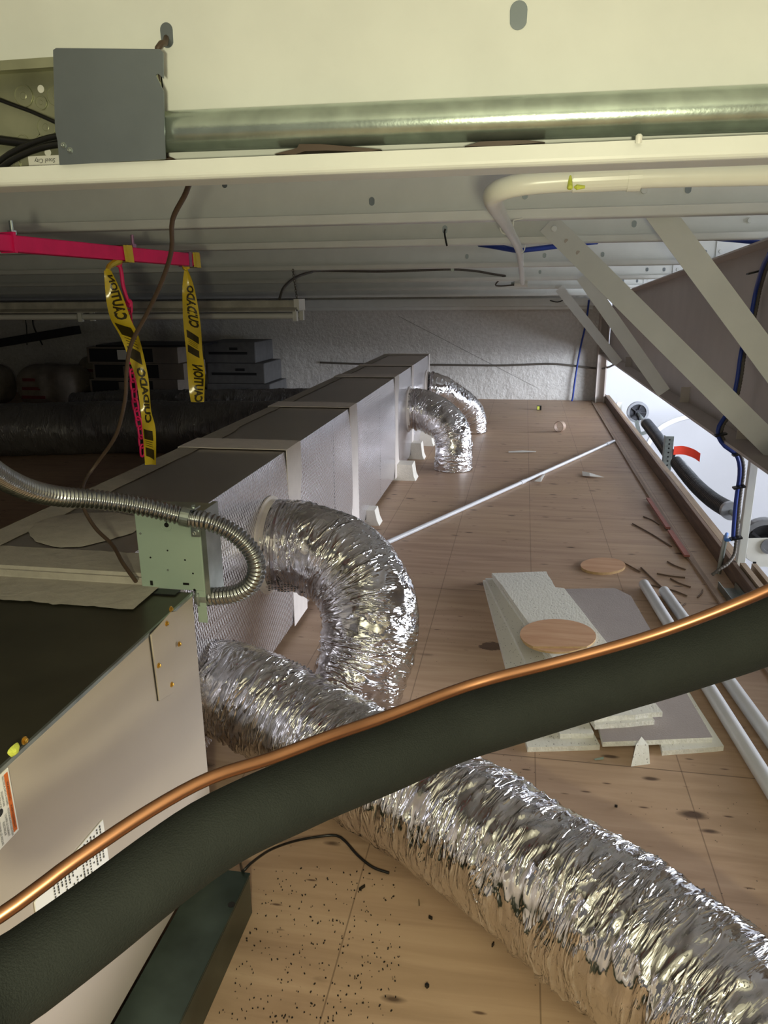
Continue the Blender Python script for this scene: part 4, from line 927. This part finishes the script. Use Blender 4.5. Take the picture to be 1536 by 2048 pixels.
sticks = [((1265, 1047), (1343, 1093)), ((1287, 1033), (1318, 1049)), ((1240, 1122), (1281, 1144)), ((1282, 1135), (1360, 1206)), ((1335, 1123), (1371, 1139)), ((1314, 1147), (1370, 1155)), ((1341, 1157), (1381, 1174)), ((1335, 1178), (1374, 1192)), ((1298, 1170), (1335, 1178)), ((1345, 1212), (1371, 1207)), ((1395, 1195), (1405, 1180))]
sl = ['longest thin wire scrap left of the red strip', 'short curved wire scrap beside the red strip', 'dark scrap touching the lone wooden disc', 'long brown stick pointing at the white pipes', 'dark wire scrap just below the red strip', 'nearly level wire scrap, above the slanting one', 'slanting wire scrap right of the long brown stick', 'curved wire scrap crossing the long brown stick', 'thin scrap between the pipe ends and the brown stick', 'short flat scrap beside the farther white pipe', 'short upright looking scrap beside the edge strip']
for ((a, c), lab) in zip(sticks, sl):
    q0, q1 = FL(*a, .004), FL(*c, .004); m = q0.lerp(q1, .5)+V(.01*R.uniform(-1, 1), .02*R.uniform(-1, 1), 0)
    mk('wire_scrap', MB().tube(spline([q0, m, q1], .02), .0036, 6), 'twig', label=lab, cat='scrap', group='scraps on the floor by the edge')
# edge strip joint and red strip
b = MB(); pts = [(1181, 802), (1264.6, 943), (1296, 994), (1374, 1116), (1435, 1204), (1560, 1390), (1900, 1900)]
P = [FL(*p) for p in pts]; b.prism([V(p.x, p.y, 0) for p in P]+[V(p.x+.022, p.y, 0) for p in P[::-1]], (0, 0, .012)); mk('floor_strip', b, 'strip', label='low wooden strip along the plywood in front of the right edge', cat='wood strip')
q0, q1 = FL(1296, 998, .014), FL(1374, 1114, .014); d_ = (q1-q0).normalized(); s_ = V(-d_.y, d_.x, 0)
b = MB(); b.obox(q0.lerp(q1, .29)+V(0, 0, .005), (d_, s_, V(0, 0, 1)), ((q1-q0).length*.285, .012, .005)); mk('red_strip', b, 'redwood', label='thin red stained wood strip lying on the floor strip, farther piece', cat='wood strip')
b = MB(); b.obox(q0.lerp(q1, .81)+V(0, 0, .005), (d_, s_, V(0, 0, 1)), ((q1-q0).length*.19, .013, .005)); mk('red_strip', b, 'redwood', label='thin red stained wood strip lying on the floor strip, nearer piece', cat='wood strip')
q = FL(1121, 857, .032); b = MB(); b._lathe(q+V(-.02, -.02, 0), (.5, .85, .0), [(0, .05), (.05, .05), (.05, .046), (0, .046), (0, .05)], 28, 0)
for v in b.v: v.z += .019
mk('tape_ring', b, 'strip', label='empty roll core standing on the far plywood', cat='tape roll')
q = FL(1078, 820, 0); b = MB(); b.box((q.x-.025, q.y-.02, 0), (q.x+.025, q.y+.02, .05)); b.box((q.x-.022, q.y-.021, .006), (q.x+.004, q.y-.02, .044), 1); mk('small_block', b, ['black', 'lime'], label='small black and yellow block near the far wall', cat='block')
def scrap(pxs, label, m='paper', z=.004):
    b = MB(); b.prism([FL(px, py, 0)+V(0, 0, z*(1+i % 2)) for i, (px, py) in enumerate(pxs)], (0, 0, .002)); mk('paper_scrap', b, m, label=label, cat='scrap', group='pale scraps on the plywood')
scrap([(1164, 945), (1178, 950), (1208, 957), (1180, 957), (1165, 954)], 'white torn paper scrap near the end of the white pole', z=.008)
scrap([(1068, 965), (1082, 958), (1086, 951), (1090, 953), (1082, 966)], 'curled white scrap in front of the white pole', z=.008)
scrap([(1017, 904), (1045, 903), (1072, 904), (1072, 906), (1017, 906)], 'narrow white paper strip behind the white pole')
scrap([(1188, 1520), (1207, 1517), (1207, 1520), (1190, 1523)], 'tiny green scrap in front of the tile pile', 'greenpaint', .002)
crumbs = [(861, 1835, 7, 4), (854, 1971, 5, 9), (986, 1889, 7, 3), (724, 1775, 14, 3), (1232, 1612, 6, 3), (838, 1805, 10, 2)]
for k, (px, py, w, h) in enumerate(crumbs):
    q = FL(px, py, .004); b = MB(); a = R.uniform(0, 3)
    if k == 3: a = .9
    b.obox(q, ((math.cos(a), math.sin(a), 0), (-math.sin(a), math.cos(a), 0), (0, 0, 1)), (.0006*w, .0006*h*.6, .0035)); mk('debris_chip', b, 'black', label=['dark chip on the near plywood, left of the big silver duct', 'black bit of debris nearest the bottom edge', 'grey chip almost touching the big silver duct', 'thin dark sliver below the end of the black wire', 'black chip between the tile pile and the big silver duct', 'faint thin sliver near the black wire end'][k], cat='chip', group='dark chips on the near plywood')
b = MB()
for k in range(420):
    px, py = R.uniform(400, 800), R.uniform(1730, 2048)
    if px < 520 and py < 2048-(px-385)*2.65+40 and px < 500: continue
    q = FL(px, py, .0015)
    if q.x < xr_+.012: continue
    a = R.uniform(0, 6); s = R.uniform(.0003, .0010)
    b.obox(q, ((math.cos(a), math.sin(a), 0), (-math.sin(a), math.cos(a), 0), (0, 0, 1)), (s*R.uniform(1, 2.4), s, .0012))
mk('insulation_crumbs', b, 'black', label='scatter of tiny black insulation crumbs on the near plywood', cat='debris', kind='stuff')

# ------------------------------------------------------------------ right edge: boards, post, cables
b = MB(); b.box((LX, -1.5, 0), (LX+.02, 9.25, .085)); mk('edge_board', b, 'board', label='dark brown board standing along the right edge of the plywood', cat='board', bevel=.002)
b = MB(); b.box((LX+.026, 5.3, .045), (LX+.06, 9.25, .075)); mk('edge_rail', b, 'stud', label='pale lumber rail outside the edge board, far length', cat='board')
b = MB(); b.box((LX+.026, 3.52, .045), (LX+.065, 5.27, .08)); mk('edge_rail', b, 'stud', label='pale lumber rail outside the edge board, length behind the white post', cat='board')
b = MB(); b.box((LX+.026, -1.5, .045), (LX+.05, 3.40, .095)); b.box((LX+.075, -1.5, .035), (LX+.095, 3.40, .095)); b.box((LX+.05, -1.5, .035), (LX+.075, 3.4, .055)); mk('edge_rail', b, 'stud', label='pale grooved lumber rail nearest the copper line at the right edge', cat='board')
b = MB(); b.box((.998, 3.43, .03), (1.032, 3.465, zbm(3.45)-.012)); mk('post', b, 'cream', label='slim square white post between the edge boards and the girder', cat='post', bevel=.002)
q = FL(1437, 1147, 0); b = MB(); b.tube([q, q+V(.006, 0, .10), q+V(.012, -.0, .185)], .011, 16, 0, False); mk('conduit_stub', b, 'galv', label='short grey conduit stub standing out of the plywood by the post', cat='conduit')
top = q+V(.012, 0, .185)
cable('blue_jumper', [top+V(0, 0, -.02), top+V(.003, 0, .01), OY(1452, 1080, 3.42), OY(1467, 1077, 3.42)], .008, 'blueclip', 'bright blue cables bending out of the grey conduit stub', seg=8, step=.01)
gp = [OY(1540, 505, 3.1), OY(1525, 535, 3.3), OY(1512, 580, 3.5), OY(1500, 640, 3.5), OY(1483, 700, 3.5), OY(1474, 760, 3.5), OY(1465, 800, 3.48), OY(1452, 830, 3.44), OY(1438, 852, 3.42), OY(1436, 872, 3.42), OY(1450, 893, 3.42), OY(1470, 907, 3.42), OY(1478, 925, 3.42), OY(1479, 950, 3.42), OY(1474, 985, 3.42), OY(1470, 1020, 3.42), OY(1467, 1060, 3.42), OY(1466, 1078, 3.42)]
cable('blue_cable', gp, .0085, 'blue', 'blue cable running down the girder and the white post to the conduit stub', step=.02)
gq = [p+V(.018, .01, 0) for p in gp[:-1]]+[OY(1472, 1085, 3.43), OY(1468, 1110, 3.4), OY(1455, 1128, 3.36), OY(1440, 1138, 3.34), OY(1424, 1150, 3.33)]
corr(gq, .0075, .001, .014, 'wire', 'armored_cable', None, 8, 'grey armored cable running down beside the blue cable to the floor', 'cable', 4)
for k, (px, py) in enumerate(((1503, 545), (1437, 869), (1473, 908), (1474, 974), (1468, 1076))):
    q = OY(px, py, 3.40); b = MB(); b.obox(q+V(.008, 0, 0), ((1, 0, .25), (0, 1, 0), (0, 0, 1)), (.024, .018, .0035)); mk('cable_tie', b, 'black', label=['black cable tie high on the girder', 'black cable tie at the girder bottom flange', 'black cable tie where the cables turn down the post', 'black cable tie at the middle of the post', 'black cable tie just above the conduit stub'][k], cat='cable tie', group='ties on the blue cable')
a_, c_ = FL(1437, 1164, .03), FL(1470, 1207, .03); dd = (c_-a_).normalized(); ss = V(-dd.y, dd.x, 0); ss = ss if ss.x > 0 else -ss
b = MB(); cc_ = (a_+c_)/2
b.obox(V(cc_.x, cc_.y, .002)+ss*.035, (dd, ss, V(0, 0, 1)), ((c_-a_).length/2, .035, .0015)); b.obox(V(cc_.x, cc_.y, .017), (dd, ss, V(0, 0, 1)), ((c_-a_).length/2, .0015, .016)); b.obox(V(cc_.x, cc_.y, .017)+ss*.07, (dd, ss, V(0, 0, 1)), ((c_-a_).length/2, .0015, .016))
mk('steel_track', b, 'galv', label='short galvanized steel channel offcut on the floor by the right edge', cat='steel offcut')

# ------------------------------------------------------------------ overhead door shaft, springs and drums beyond the edge
SX = 1.32
def sh(px, py): return OX(px, py, SX)
s_a, s_b = sh(1275, 826), sh(1292, 846)
ds = thing('door_shaft', (SX, 6.8, -.2), 'overhead door shaft with black torsion spring and far cable drum beyond the edge', 'door hardware')
zs = lambda y: np.interp(y, [4.2, 5.0, 6.9, 8.4, 8.95], [-.03, -.075, -.155, -.115, -.10])
for sp_ in ([sh(1275, 826), sh(1296, 850)], [sh(1455, 1018), OX(1531, 1085, SX)]):
    b = MB(); b.tube(sp_, .0165, 12); mk('shaft', b, 'galv', ds)
def coil(pts, r, name):
    corr(pts, r, .0035, .034, 'spring', name, ds, 22, per=5)
sA = [sh(px, py) for px, py in ((1294, 848), (1305, 862), (1320, 882), (1338, 908))]
sB = [sh(px, py) for px, py in ((1354, 925), (1372, 948), (1395, 974), (1425, 1000), (1458, 1020))]
coil(sA, .054, 'torsion_spring'); coil(sB, .052, 'torsion_spring')
for p, q in ((sA[0], sA[1]), (sB[-1], sB[-2])):
    dd = (p-q).normalized(); b = MB(); b._lathe(p, dd, [(-.04, 0), (-.04, .045), (0, .058), (.05, .058), (.05, .0)], 24, 0); mk('spring_cone', b, 'alu', ds)
def drum(y, z, r, parent):
    b = MB(); b._lathe((SX, y, z), (0, -1, 0), [(-.07, r*.75), (-.06, r*1.0), (-.01, r*1.02), (.0, r*1.0), (.0, r*.78)], 32, 0); mk('drum_rim', b, 'alu', parent)
    b = MB(); b._lathe((SX, y, z), (0, -1, 0), [(.0, r*.80), (-.012, r*.74), (-.018, r*.35), (.012, r*.25), (.012, 0)], 32, 0)
    for k in range(5):
        a = k*1.257; b.obox((SX+math.cos(a)*r*.5, y-.012+.01, z+math.sin(a)*r*.5), ((math.cos(a), 0, math.sin(a)), (0, 1, 0), (-math.sin(a), 0, math.cos(a))), (r*.26, .012, r*.05))
    mk('drum_face', b, 'darkalu', parent)
dp = sh(1276, 825); drum(dp.y, dp.z, .118, ds)
q = sh(1334, 912); yk = 6.82
b = MB(); b.obox((SX-.02, yk, -.13), ((.0, 0, 1), (1, 0, 0), (0, 1, 0)), (.17, .035, .003)); b.obox((SX-.054, yk+.03, -.13), ((0, 0, 1), (0, 1, 0), (1, 0, 0)), (.17, .03, .003)); bk = mk('perforated_bracket', b, 'galv', ds)
b = MB()
for k in range(8): b._lathe((SX-.02, yk-.0032, .01-.038*k), (0, -1, 0), [(0, .008), (.0006, .008), (.0006, 0)], 10, 0)
mk('bracket_holes', b, 'black', bk)
rf_ = [(SX+.02, yk-.02, -.045), (SX+.10, yk-.02, -.04), (SX+.18, yk-.05, -.06), (SX+.23, yk-.08, -.09)]
b = MB(); S1 = spline(rf_, .02); n_ = len(S1)
vs = [p for p in S1]+[p+V(.0, -.0, -.075) for p in S1]; vs += [p+V(0, .003, 0) for p in vs]; m_ = 2*n_
b.add(vs, [(i, n_+i, n_+i+1, i+1) for i in range(n_-1)]+[(m_+i, m_+i+1, m_+n_+i+1, m_+n_+i) for i in range(n_-1)], 0, True)
mk('warning_flag', b, 'red', ds, label='red flag on the spring bracket')
d2 = thing('door_drum', (SX, 4.05, -.2), 'grey cable drum with white bearing plate at the right edge beyond the post', 'door hardware')
dq = OX(1531, 1085, SX); drum(dq.y, dq.z, .125, d2)
pq = [OX(1498, 1078, SX-.02), OX(1560, 1078, SX-.02), OX(1560, 1162, SX-.02), OX(1520, 1134, SX-.02), OX(1494, 1110, SX-.02)]
yy = dq.y-.1; pp = [OY(1494, 1077, yy), OY(1575, 1075, yy), OY(1575, 1150, yy), OY(1530, 1133, yy), OY(1517, 1134, yy), OY(1493, 1116, yy)]
b = MB(); b.prism(pp, (0, .004, 0)); pl_ = mk('bearing_plate', b, 'white', d2)
q = OY(1509, 1127, yy-.001); b = MB(); b.box((q.x-.008, q.y-.001, q.z-.01), (q.x+.008, q.y, q.z+.01)); mk('slot', b, 'black', pl_)
q = OY(1537, 1092, yy-.001); b = MB(); b._lathe(q, (0, -1, 0), [(0, .04), (.012, .04), (.012, .028), (.003, .026), (.003, 0)], 22, 0); mk('bearing', b, 'alu', pl_)
# far support angle, tracks
b = MB(); q = OY(1246, 812, 9.0); b.box((1.10, 9.0, q.z-.11), (1.108, 9.05, q.z+.04)); b.box((1.108, 9.04, q.z-.11), (1.16, 9.05, q.z+.04)); mk('angle_post', b, 'white', label='short pale steel angle standing beside the far cable drum', cat='bracket')
b = MB(); pc = [OY(1288, 905, 8.6), OY(1300, 880, 8.7), OY(1318, 858, 8.8), OY(1345, 843, 8.9), OY(1375, 834, 9.0), OY(1420, 826, 9.1)]
S2 = spline(pc, .05); b.tube(S2, .03, 8); mk('door_track', b, 'hall', label='pale curved overhead door track behind the black spring', cat='track')
b = MB(); a_, c_ = OY(1281, 868, 8.7), OY(1305, 861, 8.7); b.bar(a_, c_, .04, .01); q = OY(1276, 856, 8.75); b.obox(q, ((.3, 0, -1), (1, 0, .3), (0, 1, 0)), (.09, .022, .004)); mk('track_bracket', b, 'galv', label='small perforated bracket under the far cable drum', cat='bracket')

# ------------------------------------------------------------------ stored things in the dark left bay
yb_ = 7.9
fb = [((172, 692), (310, 726)), ((184, 727), (322, 757)), ((178, 757), (311, 789)), ((166, 788), (296, 822))]
zprev = 0
flab = ['black fronted carton, bottom of the stack in the left bay', 'black fronted carton, second from the floor in the left bay', 'black fronted carton, third from the floor in the left bay', 'black fronted carton, top of the stack in the left bay']
for k, ((a, c)) in enumerate(fb[::-1]):
    p, q = OY(a[0], a[1], yb_), OY(c[0], c[1], yb_); h_ = .176; z0_ = zprev; zprev += h_+.002
    t = thing('carton', ((p.x+q.x)/2, yb_+.3, z0_), flab[k], 'box', 'flat cartons stacked in the left bay')
    b = MB(); b.box((p.x, yb_, z0_), (q.x+.28, yb_+.6, z0_+h_)); mk('body', b, 'cardboard', t, bevel=.004)
    b = MB(); b.box((p.x+.03, yb_-.003, z0_+.015), (q.x-.02, yb_, z0_+h_-.015)); fr = mk('black_panel', b, 'boxdark', t)
    b = MB(); m_ = p.x+(q.x-p.x)*.52; b.box((m_-.05, yb_-.006, z0_+.04), (m_+.1, yb_-.003, z0_+h_-.03)); mk('shipping_label', b, 'sticker' if k == 3 else 'cardboard', t)
gl = ['grey carton, bottom of the three beside the foil duct', 'grey carton, middle of the three beside the foil duct', 'grey carton, top of the three beside the foil duct']
for k, (x0_, x1_) in enumerate(((-3.72, -2.92), (-3.70, -2.98), (-3.72, -3.08))):
    t = thing('carton', ((x0_+x1_)/2, 8.85, .24*k), gl[k], 'box', 'grey cartons stacked against the wall')
    b = MB(); b.box((x0_, 8.55, .242*k), (x1_, 9.2, .242*k+.24)); mk('body', b, 'greybox', t, bevel=.012)
    b = MB(); b.box((x0_+.06, 8.547, .242*k+.10), (x1_-.1, 8.55, .242*k+.13)); b.box((x0_+(x1_-x0_)*.5, 8.546, .242*k+.15), (x0_+(x1_-x0_)*.66, 8.549, .242*k+.18)); mk('print', b, 'boxdark', t)
def sack(x0, x1, y, z, h, dep, label, seed):
    t = thing('sack', ((x0+x1)/2, y, z), label, 'sack', 'paper sacks on the floor')
    b = MB(); n, m = 28, 20; vs = []
    for i in range(n+1):
        u = i/n*2-1; sq = (1-abs(u)**5)**.45 if abs(u) < 1 else 0
        for j in range(m):
            a = 2*math.pi*j/m; cy_, sz = math.cos(a), math.sin(a)
            yy_ = dep/2*sq*math.copysign(abs(cy_)**.7, cy_); zz_ = h/2*(sq*.9+.1*(abs(u) < 1))*math.copysign(abs(sz)**.8, sz)
            w = .025*noise.noise(V(u*3+seed, cy_*1.5, sz*1.5))
            vs.append(V((x0+x1)/2+u*(x1-x0)/2*(1-.05*abs(sz)), y+yy_*(1+w*2), max(z, z+h/2+zz_*(1+w*2))))
    b.add(vs, [(i*m+j, i*m+(j+1) % m, (i+1)*m+(j+1) % m, (i+1)*m+j) for i in range(n) for j in range(m)], 0, True); mk('body', b, 'bag', t)
    b = MB()
    for k in range(3): b.box((x0+.16+.02*k, y-dep/2-.006, z+h*(.25+.2*k)), (x0+.16+.30-.05*k, y-dep/2-.0, z+h*(.25+.2*k)+.035))
    mk('print', b, 'maroon' if seed < 3 else 'boxdark', t)
sack(-5.86, -4.98, 8.1, 0, .50, .5, 'dusty paper sack with faded print on the floor left of the black cartons', 1.3)
sack(-6.9, -6.0, 8.1, 0, .50, .5, 'dusty paper sack cut off by the left edge of the photo', 4.1)
sack(-5.5, -4.62, 8.75, 0, .56, .4, 'maroon marked paper sack lying behind the front sack', 2.2)
b = MB(); b.bar((-7.2, 8.75, .60), (-5.55, 8.9, .85), .10, .18); mk('dark_plank', b, 'boxdark', label='dark plank leaning on top of the sacks in the left bay', cat='plank')
b = MB(); b.box((-4.75, 7.95, zprev+.0), (-3.55, 8.6, zprev+.02)); mk('dark_sheet', b, 'boxdark', label='thin dark sheet lying on top of the black carton stack', cat='sheet')
